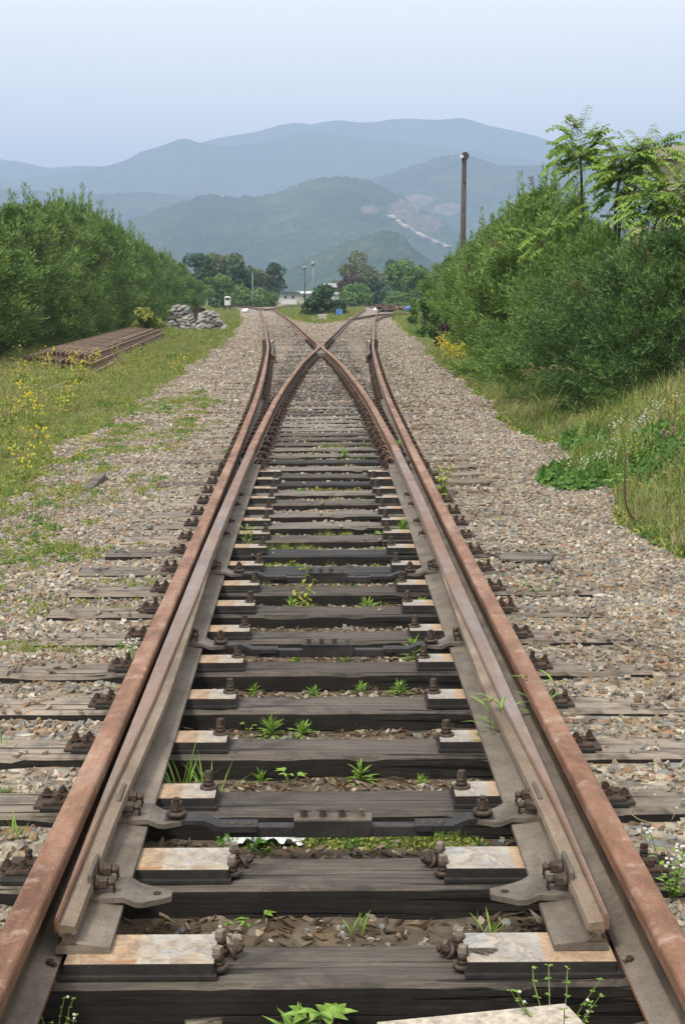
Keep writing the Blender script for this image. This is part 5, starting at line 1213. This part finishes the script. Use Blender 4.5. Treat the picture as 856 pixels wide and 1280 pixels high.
def timber_pile(px, py, d, w, h, label, mat):
    g = PD(px, py, d); o = empty('timber_pile', (g.x, g.y, 0)); tag(o, label, 'timber pile', 'piles of old timber by the far tracks')
    for r_i in range(3):
        for k in range(5):
            MB().box(((k-2)*w/5+random.uniform(-.05,.05), random.uniform(-.2,.2), .12+r_i*h/3), (w/5*.92, 2.2, h/3*.85), Euler((0,0,random.uniform(-.08,.08))), .02).build('timber', mat, o)
timber_pile(480, 383, 150, 1.9, .8, 'rounded pile of brown timbers left of the blue sheets', m_wood_far)
timber_pile(500, 383, 152, 1.6, .5, 'flat pile of reddish timbers next to the blue sheets', m_brick)
for k, (px, py, sx, m, lb) in enumerate(((513, 381, .7, m_blue, 'blue sheet heaped over goods by the right hedge'), (518, 378, .5, m_wall, 'white sheeted heap next to the blue one'), (470, 382, .45, m_wall, 'small white heap left of the timber piles'), (306, 383, .5, m_wall, 'flat white scrap beside the far left rails'))):
    g = PD(px, py, 145); me = hull_stone(700+k, 16, .8); me.transform(Matrix.Scale(sx, 4)); tag(link('covered_heap', me, m, loc=(g.x, g.y, .35*sx)), lb, 'heap')

# ------------------------------------------------------------------ stack of old rails at the left
A = ground_pt(134, 462); mb = MB(); 
prof = [(-.06,0),(-.06,.012),(-.012,.03),(-.012,.10),(-.034,.112),(-.034,.145),(.034,.145),(.034,.112),(.012,.10),(.012,.03),(.06,.012),(.06,0)]
mb.prism([(x, z) for x, z in prof], 0, 28, 'Y'); ME_OR = mb.mesh('old_rail'); ME_OR.materials.append(m_oldrail)
a0 = Vector((-4.95, 33.4, 0)); a1 = Vector((-6.35, 64, 0)); dr = (a1-a0).normalized(); sdv = Vector((dr.y, -dr.x, 0)); rz = math.atan2(-dr.x, dr.y)
for (row, cnt, z) in ((0, 18, -.17), (1, 15, -.03), (2, 11, .11)):
    for k in range(cnt):
        st = a0-sdv*(k*.15+row*.16+.02)+dr*(random.uniform(-.3, .8)+row*.9+k*.32); lit = 'bottom' if row == 0 else ('middle' if row == 1 else 'top')
        o = link('old_rail', ME_OR, loc=(st.x, st.y, z), rot=(0, 0, rz+random.uniform(-.004, .004)))
        tag(o, f'rusty brown old rail lying in the {lit} layer of the rail stack', 'rail', f'old rails in the {lit} layer of the stack')
for k, (dy, dx) in enumerate(((6, 0), (14, 0), (22, 0))):
    st = a0+dr*dy-sdv*1.2; tag(link('skid_timber', sleeper_mesh(2.9, 60+k), loc=(st.x, st.y, -.065), rot=(0, 0, rz)), f'skid timber under the rail stack, {ORD[k]} from its near end', 'timber', 'skid timbers under the rail stack')
# filled sacks heaped in two piles
def sack_mesh(seed):
    bm = bmesh.new(); bmesh.ops.create_icosphere(bm, subdivisions=3, radius=1); r = random.Random(seed)
    for v in bm.verts:
        c = v.co; k = 1+.18*(float(vnoise(c.x*2.4+seed, c.y*2.4+c.z*1.7, seed))-.5)*2+.05*(float(vnoise(c.x*8, c.y*8+c.z*6, seed+1))-.5)
        v.co = Vector((math.copysign(abs(c.x)**.7, c.x)*.24*k, math.copysign(abs(c.y)**.7, c.y)*.17*k, math.copysign(abs(c.z)**.8, c.z)*.09*k))
    me = bpy.data.meshes.new('sack'); bm.to_mesh(me); bm.free(); me.materials.append(m_sack); return me
SK = [sack_mesh(k) for k in range(5)]
for (px, py, w, rows, lbl) in ((229, 413, 3.2, 8, 'left taller'), (263, 414, 3.0, 6, 'right lower')):
    g = ground_pt(px, py)
    for r_i in range(rows):
        cnt = max(2, int(round((1-r_i/rows*.62)*5)))
        for dpt in range(2):
            for k in range(cnt):
                x = (k-(cnt-1)/2)*.30+random.uniform(-.06, .06)+r_i*(-.02); o = link('filled_sack', SK[(k+r_i) % 5], loc=(g.x+x, g.y+dpt*.34-.17+r_i*.02, .02+r_i*.145+random.uniform(-.02, .02)), rot=(random.uniform(-.5,.5), random.uniform(-.6,.6), random.uniform(-1.2,1.2)))
                tag(o, f'grey-white filled sack in the {lbl} of the two sack piles', 'sack', f'sacks of the {lbl} pile')
g = ground_pt(249, 411); tag(MB().box((g.x, g.y+.5, .45), (.55,.35,.9), Euler((0,.05,.2)), .03).box((g.x-.1, g.y+.45, .95), (.8,.3,.09), Euler((0,.1,.1)), .01).build('rusty_box', m_rustbolt), 'rusty brown iron box wedged between the two sack piles', 'box')

# ------------------------------------------------------------------ haze over the valley
ZT = 690
me = bpy.data.meshes.new('haze'); bm = bmesh.new(); bmesh.ops.create_cube(bm, size=1.0)
for v in bm.verts: v.co = Vector((v.co.x*18800, 6900+v.co.y*14300 if True else 0, (-20 if v.co.z < 0 else ZT)))
bm.to_mesh(me); bm.free()
mh = bpy.data.materials.new('haze_air'); mh.use_nodes = True; t = mh.node_tree; t.nodes.clear()
pv = t.nodes.new('ShaderNodeVolumePrincipled'); ou = t.nodes.new('ShaderNodeOutputMaterial'); pv.inputs['Density'].default_value = 3.3e-4; pv.inputs['Color'].default_value = (.50,.69,1,1); pv.inputs['Anisotropy'].default_value = .0
t.links.new(pv.outputs[0], ou.inputs['Volume'])
tag(link('haze', me, mh), 'pale blue haze filling the valley', 'haze', kind='stuff')
